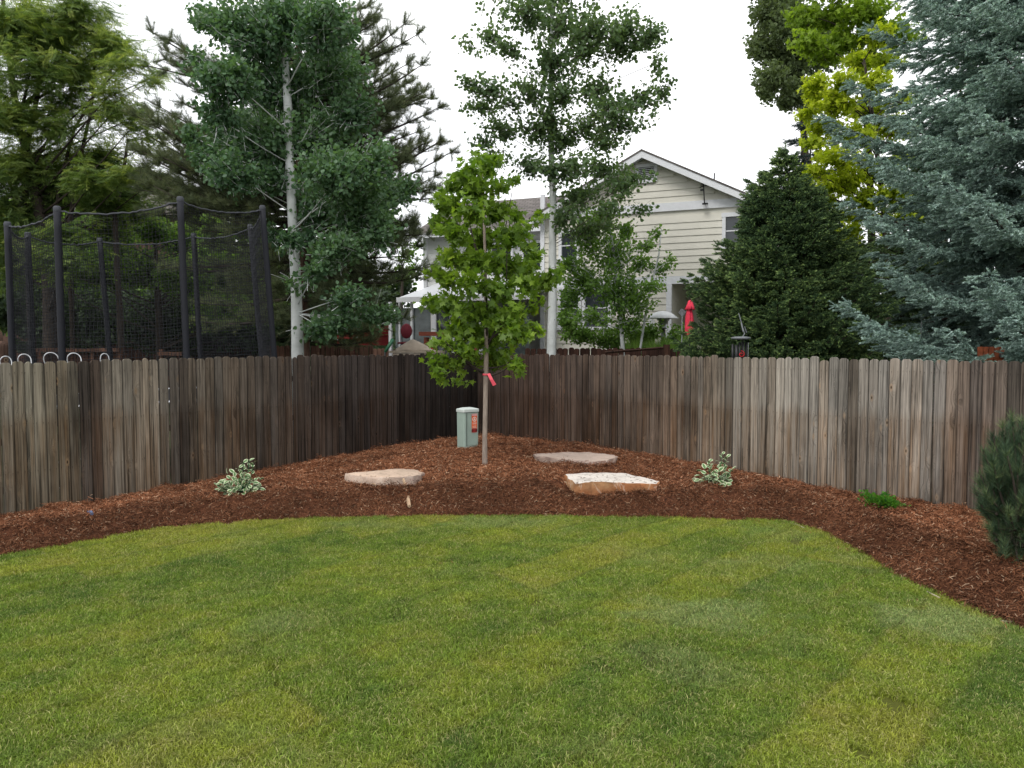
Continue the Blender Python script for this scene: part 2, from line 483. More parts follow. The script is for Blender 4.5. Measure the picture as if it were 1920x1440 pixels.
M['l_shrub'] = foliage('shrub_leaves', (0.081, 0.135, 0.054), (0.189, 0.284, 0.088), (0.297, 0.392, 0.121), .45, .6)
M['l_darkshrub'] = foliage('dark_shrub_leaves', (0.051, 0.081, 0.049), (0.101, 0.149, 0.070), None, .35, .6)
M['n_pine'] = foliage('pine_needles', (.065, .090, .055), (.14, .175, .09), (.23, .25, .12), .25, .5)
M['n_fir'] = foliage('fir_needles', (0.032, 0.065, 0.035), (0.092, 0.157, 0.059), (0.324, 0.443, 0.140), .1, .7)
M['n_blue'] = foliage('blue_spruce_needles', (0.136, 0.209, 0.190), (0.294, 0.407, 0.367), (0.497, 0.644, 0.588), .15, .5)
M['n_farblue'] = foliage('grey_spruce_needles', (0.039, 0.062, 0.056), (0.078, 0.112, 0.101), None, .08, .5)
M['n_mugo'] = foliage('mugo_needles', (.022, .046, .028), (.060, .105, .055), (.20, .25, .10), .12, 1.5)
M['l_mid'] = foliage('mid_green_leaves', (0.101, 0.189, 0.054), (0.230, 0.351, 0.081), (0.365, 0.459, 0.108), .5, .5)
M['l_green'] = foliage('bright_small_leaves', (0.041, 0.135, 0.020), (0.108, 0.270, 0.027), (0.203, 0.405, 0.041), .35, 3)

# ---------------------------------------------------------------- plan of the garden
CORNER = Vector((-0.75, 16.65, 0))
DL = Vector((-.652, -.758, 0))           # direction of the left fence run, away from the corner
DR = Vector((.7071, -.7071, 0))          # direction of the right fence run
edge_px = [(-260, 1075), (-60, 1056), (0, 1045), (100, 1029), (200, 1009), (300, 993), (400, 983), (560, 975), (760, 970), (960, 967), (1200, 972), (1400, 975),
           (1480, 979), (1540, 997), (1600, 1028), (1700, 1093), (1800, 1131), (1870, 1163), (1960, 1200), (2200, 1330)]
EDGE = np.array([on_ground(*p)[:2] for p in edge_px])
# smooth it
e = EDGE
for _ in range(2):
    q = [e[0]]
    for i in range(len(e) - 1): q += [e[i] * .75 + e[i + 1] * .25, e[i] * .25 + e[i + 1] * .75]
    q.append(e[-1]); e = np.array(q)
EDGE = e
LAWN = np.array([(-9.5, 3.5), (-9.5, -3.0), (8.0, -3.0), (8.0, 2.0)])
LAWN = np.concatenate([EDGE, LAWN[::-1]])
def inside(poly, X, Y):
    r = np.zeros(X.shape, bool); n = len(poly)
    for i in range(n):
        x1, y1 = poly[i]; x2, y2 = poly[(i + 1) % n]
        if y1 == y2: continue
        c = ((y1 > Y) != (y2 > Y)) & (X < (x2 - x1) * (Y - y1) / (y2 - y1) + x1)
        r ^= c
    return r
def dist_line(pts, X, Y):
    d = np.full(X.shape, 1e9)
    for (x1, y1), (x2, y2) in zip(pts[:-1], pts[1:]):
        dx, dy = x2 - x1, y2 - y1
        t_ = np.clip(((X - x1) * dx + (Y - y1) * dy) / (dx * dx + dy * dy), 0, 1)
        d = np.minimum(d, np.hypot(X - x1 - t_ * dx, Y - y1 - t_ * dy))
    return d
def sm(a, b, x):
    t_ = np.clip((x - a) / (b - a), 0, 1); return t_ * t_ * (3 - 2 * t_)
def fence_d(X, Y):
    """distance in front of the two fence runs"""
    dl = (X - CORNER.x) * .758 + (Y - CORNER.y) * -.652
    dr = (X - CORNER.x) * -.7071 + (Y - CORNER.y) * -.7071
    return np.minimum(dl, dr)
def bed_h(X, Y):
    X = np.asarray(X, float); Y = np.asarray(Y, float)
    wob = (fbm(X * 6, Y * 6, 2, 40) - .5) * .10
    ins = inside(LAWN, X, Y)
    d = dist_line(EDGE, X, Y) * np.where(ins, -1, 1) + wob
    amp = .30 + .70 * np.exp(-((X - .6) / 3.6) ** 2)
    rise = .05 * sm(-.02, .08, d) + (.09 + .15 * amp) * sm(0.02, .52, d) + .05 * amp * sm(.5, 1.6, d)
    rise += .10 * np.exp(-((X - .4) ** 2 / 7 + (Y - 12.3) ** 2 / 5))
    for (rx_, ry_, a_) in ((1.25, 10.0, .05), (-1.7, 10.6, .03), (.9, 11.7, .03)): rise += a_ * np.exp(-((X - rx_) ** 2 / .9 + (Y - ry_) ** 2 / .12))
    rise *= .30 + .70 * sm(0, 1.7, fence_d(X, Y))
    for (rx_, ry_, ax_, ay_, cap_) in ((1.27, 9.95, .85, .62, .17), (.98, 11.55, .85, .62, .19), (-1.72, 10.2, .75, .45, .20)):      # hollows round the boulders
        w_ = np.exp(-(((X - rx_) / ax_) ** 2 + ((Y - ry_) / ay_) ** 2) ** 2); rise = rise * (1 - w_) + np.minimum(rise, cap_) * w_
    low = (-.17 * sm(-2.0, -6.5, X) - .13 * sm(2.6, 5.2, X)) * sm(.2, 1.8, d)
    rough = (fbm(X * 3.1, Y * 3.1, 4, 5) - .5) * .12 + (fbm(X * 11, Y * 11, 3, 9) - .5) * .07
    return np.where(d > 0, rise + rough * sm(0, .3, d), -.05 + np.clip(rise, 0, 1)) + low * sm(0, .6, d)
def bed_z(x, y): return float(bed_h(np.array([x]), np.array([y]))[0])
def bed_at(px, py):
    """point of the bed's surface under a photo pixel"""
    z = .2
    for _ in range(12):
        p = on_ground(px, py, z); z = bed_z(p.x, p.y)
    return Vector((p.x, p.y, z))

# ground sheet beyond
t = NT('neighbour_ground'); p = t.pos()
n = t.noise(p, .6, 6)
t.principled(t.ramp(n, [(.3, (.045, .06, .022)), (.7, (.09, .085, .045))]), .95, t.bump(t.noise(p, 20, 4), .6, .03)); M['ground'] = t.m
b = MB(); b.add([(-150, -60, -.16), (150, -60, -.16), (150, 240, -.16), (-150, 240, -.16)], [(0, 1, 2, 3)])
tag(b.build('ground', M['ground']), kind='structure')

# mulch bed
t = NT('mulch_base'); p = t.pos()
n = t.noise(p, 26, 6, .7); n2 = t.noise(p, 1.1, 3)
c = t.ramp(n, [(.3, (.018, .008, .005)), (.55, (.11, .042, .021)), (.75, (.21, .09, .045))])
c = t.mix(1.0, c, t.ramp(n2, [(.35, .75), (.65, 1.15)]), 'MULTIPLY')
t.principled(c, .95, t.bump(n, 1.0, .03), 0, .1); M['mulch'] = t.m
gx = np.arange(-9.5, 9.0, .045); gy = np.arange(4.0, 17.2, .045)
GX, GY = np.meshgrid(gx, gy)
H = bed_h(GX, GY)
FD = fence_d(GX, GY); INS = inside(LAWN, GX, GY); DE = dist_line(EDGE, GX, GY)
keep = (FD > -.12) & (~INS | (DE < .25))
idx = np.arange(GX.size).reshape(GX.shape)
q = np.stack([idx[:-1, :-1], idx[:-1, 1:], idx[1:, 1:], idx[1:, :-1]], -1).reshape(-1, 4)
kk = keep.ravel()
q = q[kk[q].all(1)]
used = np.unique(q); remap = np.zeros(GX.size, np.int64); remap[used] = np.arange(len(used))
V = np.stack([GX.ravel(), GY.ravel(), H.ravel()], 1)[used]
tag(link('mulch_bed', np_mesh('mulch_bed', V, remap[q], M['mulch'], smooth=True)), kind='structure')

# mulch shreds
def shred_clump(seed, n=46, R=.085, big=1.0):
    r = np.random.RandomState(seed)
    P = np.stack([r.normal(0, R * .55, n), r.normal(0, R * .55, n), r.uniform(-.004, .02, n)], 1)
    D = np.stack([r.normal(0, 1, n), r.normal(0, 1, n), r.normal(0, .38, n)], 1)
    N = np.stack([r.normal(0, .5, n), r.normal(0, .5, n), np.ones(n)], 1)
    L = r.gamma(3.0, .0095, n).clip(.012, .085) * big; W = r.uniform(.0022, .0065, n) * big
    R_ = frames(D, N)
    tv = np.array([(-.5, -.5, 0), (.5, -.42, 0), (.35, .1, .25), (.5, .5, 0), (-.4, .46, 0), (-.5, 0, .2)])
    V = []
    for i in range(n): V.append((tv * (W[i], L[i], W[i] * 1.2)) @ R_[i].T + P[i])
    V = np.concatenate(V)
    tf = np.array([(0, 1, 2, 5), (5, 2, 3, 4)])
    Fc = (tf[None] + (np.arange(n) * 6)[:, None, None]).reshape(-1, 4)
    return V, Fc, np.repeat(r.rand(n), 6)
t = NT('shredded_cedar')
a1 = t.n('ShaderNodeAttribute', attribute_name='tint').outputs['Fac']
c = t.ramp(a1, [(0, (.055, .021, .011)), (.35, (.175, .068, .032)), (.75, (.30, .120, .056)), (.95, (.42, .20, .11)), (1.0, (.62, .45, .30))])
p = t.pos(); c = t.mix(1.0, c, t.ramp(t.noise(p, .9, 3), [(.35, .72), (.65, 1.15)]), 'MULTIPLY')
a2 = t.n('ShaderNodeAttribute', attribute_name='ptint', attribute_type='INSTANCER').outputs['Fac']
c = t.mix(1.0, c, t.ramp(a2, [(0, .34), (1, 1.20)]), 'MULTIPLY')   # shade of the steep bank painted in, together with damper mulch by the lawn
t.principled(c, .9, None, 0, .15); M['shred'] = t.m
n = 20000
PX = RS.uniform(-8.4, 8.2, n * 3); PY = RS.uniform(4.6, 16.7, n * 3)
ok = (~inside(LAWN, PX, PY)) & (fence_d(PX, PY) > .0) & (np.abs(PX) < .74 * PY + .8)
ok &= RS.rand(n * 3) < np.clip(11.0 / PY, .55, 1)
PX, PY = PX[ok], PY[ok]
PZ = bed_h(PX, PY)
m = len(PX)
gN = np.stack([-(bed_h(PX + .06, PY) - PZ) / .06, -(bed_h(PX, PY + .06) - PZ) / .06, np.ones(m)], 1)
gN /= np.linalg.norm(gN, axis=1, keepdims=True)
ang = RS.uniform(0, 6.28, m)
D = np.stack([np.cos(ang), np.sin(ang), np.zeros(m)], 1); D -= (D * gN).sum(1)[:, None] * gN
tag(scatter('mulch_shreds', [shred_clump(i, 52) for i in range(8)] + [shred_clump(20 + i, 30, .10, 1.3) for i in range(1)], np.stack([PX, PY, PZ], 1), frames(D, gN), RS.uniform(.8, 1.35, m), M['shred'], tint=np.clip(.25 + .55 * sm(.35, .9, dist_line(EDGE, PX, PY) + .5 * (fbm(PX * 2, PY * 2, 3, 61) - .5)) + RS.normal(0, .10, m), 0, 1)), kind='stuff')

n = 9000; PX = RS.uniform(-8, 5, n); PY = RS.uniform(4.6, 9.8, n); d_ = dist_line(EDGE, PX, PY)
ok = inside(LAWN, PX, PY) & (RS.rand(n) < .75 * np.exp(-d_ / .05) + .012 * np.exp(-d_ / .8)); PX, PY = PX[ok], PY[ok]; m = len(PX); ang = RS.uniform(0, 6.28, m)
tag(scatter('stray_mulch', [shred_clump(60 + i, 5, .10) for i in range(5)], np.stack([PX, PY, np.full(m, .028)], 1), frames(np.stack([np.cos(ang), np.sin(ang), np.zeros(m)], 1), np.tile((0, 0, 1.0), (m, 1))), RS.uniform(.7, 1.2, m), M['shred']), kind='stuff')

# lawn: soil sheet and grass
def lawn_colour(t, p):
    rot = t.n('ShaderNodeVectorRotate', rotation_type='Z_AXIS'); t.l(p, rot.inputs['Vector']); rot.inputs['Angle'].default_value = math.radians(-47)
    ad = t.n('ShaderNodeVectorMath', operation='ADD'); t.l(rot.outputs[0], ad.inputs[0])
    wv = t.n('ShaderNodeVectorMath', operation='SCALE'); t.l(t.noise(p, 1.2, 3, col=True), wv.inputs[0]); wv.inputs[3].default_value = .22
    t.l(wv.outputs[0], ad.inputs[1])
    br = t.n('ShaderNodeTexBrick'); t.l(ad.outputs[0], br.inputs['Vector'])
    br.inputs['Scale'].default_value = 1.0; br.inputs['Brick Width'].default_value = 5.0; br.inputs['Row Height'].default_value = .62
    br.inputs['Mortar Size'].default_value = .035; br.inputs['Mortar Smooth'].default_value = 1.0
    br.inputs['Color1'].default_value = (0, 0, 0, 1); br.inputs['Color2'].default_value = (1, 1, 1, 1); br.inputs['Mortar'].default_value = (.5, .5, .5, 1)
    roll = br.outputs['Color']; seam = br.outputs['Fac']
    n1 = t.noise(p, .75, 4, .6); n2 = t.noise(p, 3.2, 4, .6); n3 = t.noise(p, 14, 3)
    f = t.math('ADD', t.math('MULTIPLY', roll, .20), t.math('ADD', t.math('MULTIPLY', n1, .50), t.math('MULTIPLY', n2, .36)))
    col = t.ramp(f, [(.36, (.100, .170, .028)), (.48, (.172, .248, .032)), (.60, (.255, .295, .037)), (.78, (.345, .315, .068))])
    pale = t.noise(p, .9, 3); mp = t.n('ShaderNodeVectorMath', operation='ADD'); t.l(p, mp.inputs[0]); mp.inputs[1].default_value = (31, 7, 0)
    pale = t.noise(mp.outputs[0], .8, 3)
    col = t.mix(t.ramp(pale, [(.56, 0.0), (.72, .75)]), col, (.215, .275, .090))
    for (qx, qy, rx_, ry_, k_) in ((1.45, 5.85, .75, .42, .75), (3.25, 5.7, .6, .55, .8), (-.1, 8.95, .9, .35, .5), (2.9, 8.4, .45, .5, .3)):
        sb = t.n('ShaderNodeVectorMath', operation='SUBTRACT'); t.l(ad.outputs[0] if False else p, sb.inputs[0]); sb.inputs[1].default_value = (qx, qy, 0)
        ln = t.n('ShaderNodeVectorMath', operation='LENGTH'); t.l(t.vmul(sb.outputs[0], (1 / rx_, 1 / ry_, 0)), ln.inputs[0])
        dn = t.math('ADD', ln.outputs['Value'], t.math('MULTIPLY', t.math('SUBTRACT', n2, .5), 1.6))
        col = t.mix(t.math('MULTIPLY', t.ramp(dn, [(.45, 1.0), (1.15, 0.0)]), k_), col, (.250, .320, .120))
    col = t.mix(t.math('MULTIPLY', seam, .35), col, (.080, .095, .028))
    return col, n3
t = NT('lawn_soil'); p = t.pos(); col, n3 = lawn_colour(t, p)
c = t.mix(.5, t.mix(1.0, col, .5, 'MULTIPLY'), (.045, .035, .015))
t.principled(c, .95, t.bump(t.noise(p, 60, 4), .8, .02), 0, .1); M['soil'] = t.m
b = MB(); b.add([(x, y, 0.0) for x, y in LAWN], [tuple(range(len(LAWN)))])
tag(b.build('lawn', M['soil']), kind='structure')

t = NT('grass_blades'); p = t.pos(); col, n3 = lawn_colour(t, p)
a1 = t.n('ShaderNodeAttribute', attribute_name='tint').outputs['Fac']
a2 = t.n('ShaderNodeAttribute', attribute_name='ptint', attribute_type='INSTANCER').outputs['Fac']
col = t.mix(1.0, col, t.ramp(a1, [(0, .5), (.5, .98), (.86, 1.6), (.9, 1.7)]), 'MULTIPLY')
straw = t.math('ADD', a1, t.math('MULTIPLY', t.math('SUBTRACT', t.noise(p, 2.3, 4), .5), .5))
col = t.mix(t.ramp(straw, [(.86, 0.0), (.93, .85)]), col, (.48, .43, .20))
col = t.mix(1.0, col, t.ramp(a2, [(0, .82), (1, 1.18)]), 'MULTIPLY')
pb = t.n('ShaderNodeBsdfPrincipled'); t.l(col, pb.inputs['Base Color']); pb.inputs['Roughness'].default_value = .55; pb.inputs['Specular IOR Level'].default_value = .25
tr = t.n('ShaderNodeBsdfTranslucent'); t.l(t.mix(1.0, col, (1.2, 1.25, .6), 'MULTIPLY'), tr.inputs[0])
ms = t.n('ShaderNodeMixShader'); ms.inputs[0].default_value = .3; t.l(pb.outputs[0], ms.inputs[1]); t.l(tr.outputs[0], ms.inputs[2]); t.l(ms.outputs[0], t.out.inputs[0])
M['grass'] = t.m
def tuft(seed, n=64, R=.07):
    r = np.random.RandomState(seed)
    P = np.stack([r.uniform(-R, R, n), r.uniform(-R, R, n), np.zeros(n)], 1)
    lean = r.normal(0, .55, (n, 2)); lean += r.normal(0, .2, 2)
    h = r.uniform(.018, .040, n); w = r.uniform(.0013, .0024, n)
    a = r.uniform(0, 6.28, n); side = np.stack([np.cos(a), np.sin(a), np.zeros(n)], 1)
    mid = P + np.stack([lean[:, 0] * h * .35, lean[:, 1] * h * .35, h * .6], 1)
    tip = P + np.stack([lean[:, 0] * h, lean[:, 1] * h, h * (1 - .25 * np.hypot(lean[:, 0], lean[:, 1])).clip(.3)], 1)
    V = np.stack([P - side * w[:, None], P + side * w[:, None], mid + side * w[:, None] * .9, tip, mid - side * w[:, None] * .9], 1).reshape(-1, 3)
    tf = np.array([(0, 1, 2), (0, 2, 4), (4, 2, 3)])
    Fc = (tf[None] + (np.arange(n) * 5)[:, None, None]).reshape(-1, 3)
    return V, Fc, np.repeat(r.rand(n), 5)
n = 62000
PX = RS.uniform(-8.8, 7.4, n); PY = RS.uniform(2.9, 9.6, n)
ok = inside(LAWN, PX, PY) & (np.abs(PX) < .72 * PY + .9)
PX, PY = PX[ok], PY[ok]; m = len(PX)
de = dist_line(EDGE, PX, PY)
hs = .55 + .75 * fbm(PX * 1.6, PY * 1.6, 4, 77) + .35 * (RS.rand(m) < .06) + .45 * np.exp(-de / .06)
bare = fbm(PX * 4.5, PY * 4.5, 2, 78); keep = bare > .20
PX, PY, hs = PX[keep], PY[keep], hs[keep]; m = len(PX)
ang = RS.uniform(0, 6.28, m)
R_ = frames(np.stack([np.cos(ang), np.sin(ang), np.zeros(m)], 1), np.tile((0, 0, 1.0), (m, 1)))
S3 = np.stack([RS.uniform(.9, 1.2, m), RS.uniform(.9, 1.2, m), hs * RS.uniform(.8, 1.2, m)], 1)
tag(scatter('lawn_grass', [tuft(100 + i) for i in range(9)], np.stack([PX, PY, np.zeros(m)], 1), R_, S3, M['grass']), kind='stuff')
print('tufts', m)

# ---------------------------------------------------------------- fences
def picket_mesh(seed, w, h, th=.017):
    r = random.Random(seed)
    k = r.uniform(.028, .038); j = r.uniform(.034, .048)
    hw = w / 2
    top = [(hw, h - j - .012), (hw - .006, h - j * .62), (hw - k, h - .002), (hw - k - .012, h), (-hw + k + .012, h), (-hw + k, h - .002), (-hw + .006, h - j * .62), (-hw, h - j - .012)]
    poly = [(-hw, 0), (hw, 0)] + top
    n = len(poly); e_ = .0025
    cx = 0; cz = h / 2
    def ins(x, z): return (x - math.copysign(e_, x) if abs(x) > e_ else x, z - e_ if z > h * .5 else z)
    vs = [(x, th, z) for x, z in poly] + [(x, e_, z) for x, z in poly] + [(*[ins(x, z)[0]], 0.0, ins(x, z)[1]) for x, z in poly]
    fs = [tuple(range(2 * n, 3 * n)), tuple(reversed(range(n)))]
    for a in (0, 1):
        fs += [(a * n + (i + 1) % n, a * n + i, (a + 1) * n + i, (a + 1) * n + (i + 1) % n) for i in range(n)]
    me = bpy.data.meshes.new('picket'); me.from_pydata(vs, [], fs); me.materials.append(M['wood']); me.update()
    return me

def lerp_table(tab, x):
    xs = [a for a, _ in tab]; return [float(np.interp(x, xs, [c[i] for _, c in tab])) for i in range(3)]
def px_of(p):
    v = p - Vector((0, 0, EYE)); f_ = v.y * math.cos(PITCH) - v.z * math.sin(PITCH)
    return 960 + F * v.x / f_

def main_fence(label, dirv, length, tab, seed, flip, gap_mu, top_z=1.885, low=None):
    r = random.Random(seed)
    rz = math.atan2(dirv.y, dirv.x)
    root = thing('wooden_fence', label, 'fence', (CORNER.x, CORNER.y, -.22), None, rz)
    side = -1 if flip else 1          # local +y points away from the garden or towards it
    meshes = {}
    s = .02; i = 0
    while s < length:
        w = r.choice((.134, .137, .139, .139, .141)) if r.random() > .06 else r.choice((.088, .11))
        P = CORNER + dirv * (s + w / 2)
        px = px_of(P)
        base = -.22
        tz = top_z + r.gauss(0, .012) + (low(s) if low else 0)
        hh = round((tz - base) * 50) / 50
        key = (w, hh, r.randrange(2))
        if key not in meshes: meshes[key] = picket_mesh(hash(key) & 0xffff, w, hh)
        o = link('picket', meshes[key], root)
        yy = r.gauss(0, .0022)
        o.location = (s + w / 2, yy, tz - base - hh)
        o.rotation_euler = (r.gauss(0, .003), max(-.0025, min(.0025, r.gauss(0, .0014))), (math.pi if flip else 0) + r.gauss(0, .014))
        if flip and 340 < px < 352:
            o.rotation_euler.y = .008
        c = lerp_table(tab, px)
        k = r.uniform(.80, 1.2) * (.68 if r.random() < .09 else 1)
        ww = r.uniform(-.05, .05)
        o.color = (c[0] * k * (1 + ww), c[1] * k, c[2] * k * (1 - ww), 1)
        g = min(.0075, abs(r.gauss(gap_mu, .0018)) + .0006)
        if r.random() < .05: g += .004
        if s < 2.5: g *= .3
        if low and 328 < px < 336: g += .012
        s += w + g; i += 1
    pb_ = MB(); pb_.box((-.04, (-1 if flip else 1) * .08, 1.0), (.11, .11, 2.0)); o = pb_.build('post', M['wood'], root, local=True); o.color = (.2, .17, .16, 1)
    # rails and posts on the far side
    yb = (-1 if flip else 1)
    for z in (.42, 1.05, 1.72):
        k = 0.0
        while k < length:
            L = min(2.44, length - k)
            rb = MB(); rb.box((k + L / 2, yb * (.0175 + .019), z), (L - .004, .038, .089))
            o = rb.build('rail', M['wood'], root, local=True); o.color = (.6, .55, .5, 1)
            k += 2.44
    k = 1.2
    while k < length:
        pb_ = MB(); pb_.box((k, yb * (.058 + .045), 1.0), (.089, .089, 2.0)); o = pb_.build('post', M['wood'], root, local=True); o.color = (.6, .55, .5, 1)
        k += 2.44
    return root
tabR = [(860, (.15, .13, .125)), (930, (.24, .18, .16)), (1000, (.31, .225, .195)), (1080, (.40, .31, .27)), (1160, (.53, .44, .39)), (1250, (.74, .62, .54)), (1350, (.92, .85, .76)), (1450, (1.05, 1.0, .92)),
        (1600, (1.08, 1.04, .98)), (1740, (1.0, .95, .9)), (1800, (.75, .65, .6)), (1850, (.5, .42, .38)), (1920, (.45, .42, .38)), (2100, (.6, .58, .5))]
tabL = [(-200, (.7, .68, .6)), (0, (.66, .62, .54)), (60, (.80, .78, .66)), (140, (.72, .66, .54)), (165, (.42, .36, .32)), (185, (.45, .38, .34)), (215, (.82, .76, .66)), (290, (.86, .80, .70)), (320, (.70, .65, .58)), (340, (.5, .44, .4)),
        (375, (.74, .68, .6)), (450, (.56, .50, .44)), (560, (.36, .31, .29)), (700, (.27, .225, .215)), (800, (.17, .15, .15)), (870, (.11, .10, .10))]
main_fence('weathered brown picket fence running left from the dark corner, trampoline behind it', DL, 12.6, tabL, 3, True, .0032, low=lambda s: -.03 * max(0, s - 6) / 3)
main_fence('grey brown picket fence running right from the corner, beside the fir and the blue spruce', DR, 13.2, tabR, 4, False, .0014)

def far_fence(label, p0, p1, ztop, seed, tone, wid=.14, zb=-.2, fade=None, rails=True):
    """a neighbour's picket fence farther back"""
    r = random.Random(seed)
    d = (p1 - p0); d.z = 0; L = d.length; d.normalize()
    root = thing('neighbour_fence', label, 'fence', (p0.x, p0.y, zb), None, math.atan2(d.y, d.x))
    me = picket_mesh(seed, wid, ztop - zb); me.materials.clear(); me.materials.append(M['wood_red'])
    s = 0
    while s < L:
        o = link('picket', me, root); o.location = (s + wid / 2, r.gauss(0, .004), r.gauss(0, .012)); o.rotation_euler = (0, r.gauss(0, .004), 0)
        k = r.uniform(.7, 1.25); o.color = (tone[0] * k, tone[1] * k, tone[2] * k, 1)
        s += wid + r.uniform(.003, .009)
    return root, d

def V3(*a): return Vector(a)
# neighbours' fences
P0, P1 = at(505, 660, 22), at(700, 662, 23.5)
far_fence('reddish brown picket fence behind the white aspen trunk, tops just over the near fence', P0, P1, 2.03, 51, (.62, .55, .52))
P0, P1 = at(700, 662, 25), at(862, 664, 27)
far_fence('grey picket fence below the sliding glass doors, beyond the near fence', P0, P1, 1.93, 52, (1.2, 1.1, 1.05))
P0, P1 = at(-60, 660, 33), at(510, 660, 31)
far_fence('long red brown picket fence seen low through the trampoline netting', P0, P1, 2.15, 53, (.72, .58, .54), wid=.16)
P0, P1 = at(985, 660, 20.5), at(1330, 660, 19)
root, d = far_fence('dark brown picket fence with a sloping rail, under the shrubs by the cream house', P0, P1, 1.98, 54, (.26, .21, .2))
b = MB(); A, B = at(1135, 661, 18.2), at(1246, 652, 18.2); b.tube([A, B], [.03, .03], 4); o = b.build('rail', M['wood_red']); o.parent = root
o.matrix_parent_inverse = (Matrix.Translation(root.location) @ Matrix.Rotation(root.rotation_euler.z, 4, 'Z')).inverted(); o.color = (.4, .36, .34, 1)
b = MB(); A = at(1250, 646, 18.1); b.box((A.x, A.y, (A.z - .2) / 2), (.13, .13, A.z + .2)); o = b.build('post', M['wood_red']); o.parent = root
o.matrix_parent_inverse = (Matrix.Translation(root.location) @ Matrix.Rotation(root.rotation_euler.z, 4, 'Z')).inverted(); o.color = (.6, .5, .45, 1)

# timber planter rails behind the trampoline
root = thing('raised_planter', 'low timber planter with posts behind the trampoline poles', 'planter', (at(200, 660, 20).x, 20, 0))
def plk(px0, py, px1, Y, h, th=.04, nm='board'):
    A, B = at(px0, py, Y), at(px1, py, Y); b = MB()
    b.box(((A.x + B.x) / 2, Y, A.z - h / 2), (B.x - A.x, th, h)); o = b.build(nm, M['wood_red'], root); o.color = (.9, .8, .74, 1)
plk(70, 653, 228, 20, .09, .3, 'cap_rail'); plk(300, 660, 345, 20, .09, .3, 'cap_rail')
for x in (72, 98, 121, 145, 170, 195, 216): plk(x, 662, x + 21, 20.1, .9)
for x in (171, 222, 300): plk(x, 655, x + 6, 19.95, 1.0, .1, 'post')
root = thing('timber_post_panel', 'pale brown timber panel with rounded cap at the left picture edge', 'panel', (at(5, 660, 16).x, 16, 0))
plk(-40, 652, 17, 16.2, .08, .1, 'cap_rail')
for x in (-38, -22, -6): plk(x, 659, x + 15, 16.25, .9)
A = at(4, 652, 15.9); b = MB(); b.lathe([(.13, -.3), (.13, 0), (.115, .07), (.06, .12), (0.001, .135)], (A.x, A.y, A.z), 12); o = b.build('rounded_cap', M['wood_red'], root, smooth=True)

# ---------------------------------------------------------------- trees
LEAF_OVAL = ([(0, 0, 0), (.36, .22, .06), (.40, .55, .08), (0, 1, -.04), (-.40, .55, .08), (-.36, .22, .06)], [(0, 1, 2, 3), (0, 3, 4, 5)])
def maple_template(bend=.10):
    pts = [(0, 0), (.10, .05), (.40, -.02), (.27, .20), (.60, .36), (.52, .50), (.26, .44), (.24, .66), (.11, .60), (0, 1.0)]
    left = [(-x, y) for x, y in pts[1:-1]][::-1]
    full = pts + left; n = len(full)
    V = [(0, .34, 0.0)] + [(x, y, bend * abs(x) - .12 * y * y) for x, y in full]
    return V, [(0, 1 + i, 1 + (i + 1) % n) for i in range(n)]
LEAF_MAPLE = maple_template()
def frond(seed, k=13):
    r = np.random.RandomState(seed); V = []; Fc = []
    for i in range(k):
        y = (i + .6) / k; L = .24 * (1 - .75 * abs(y - .5))
        for sgn in (-1, 1):
            a = np.array((sgn * .02, y - .03, 0)); dr = np.array((sgn * L, .10 + .08 * r.rand(), -.05 - .1 * r.rand()))
            w = np.array((-sgn * .01, .030, .0)); n0 = len(V)
            V += [a, a + dr * .55 - w * .9, a + dr, a + dr * .55 + w * .9]; Fc.append((n0, n0 + 1, n0 + 2, n0 + 3))
    n0 = len(V); V += [np.array((-.012, -.15, 0)), np.array((.012, -.15, 0)), np.array((.006, 1, 0)), np.array((-.006, 1, 0))]; Fc.append((n0, n0 + 1, n0 + 2, n0 + 3))
    V = np.array(V); V[:, 2] -= .15 * V[:, 1] ** 2
    return V, np.array(Fc), np.repeat(r.rand(), len(V))
def tuft_needles(seed, n=26, spread=.55, L=1.0, w=.012, axis=.45):
    """pine tuft: long needles fanning from the end of a twig along +Y"""
    r = np.random.RandomState(seed); V = []; Fc = []
    for i in range(n):
        s = r.rand() * axis; a = r.uniform(0, 6.28); sp = spread * (1.15 - s / max(axis, .01) * .6) * r.uniform(.5, 1.1)
        d = np.array((math.cos(a) * math.sin(sp), math.cos(sp), math.sin(a) * math.sin(sp))); l = L * r.uniform(.6, 1)
        side = np.cross(d, r.normal(0, 1, 3)); side /= np.linalg.norm(side); b0 = np.array((0, s - axis, 0))
        n0 = len(V); V += [b0 + side * w, b0 - side * w, b0 + d * l]; Fc.append((n0, n0 + 1, n0 + 2))
    for k in range(3):
        a = k * 2.094; c_ = np.array((math.cos(a), 0, math.sin(a))) * w * 1.6; c2 = np.array((math.cos(a + 2.094), 0, math.sin(a + 2.094))) * w * 1.6
        n0 = len(V); V += [c_ + (0, -axis, 0), c2 + (0, -axis, 0), np.array((0, .12, 0))]; Fc.append((n0, n0 + 1, n0 + 2))
    V = np.array(V); return V, np.array(Fc), np.repeat(r.rand(len(V) // 3), 3)
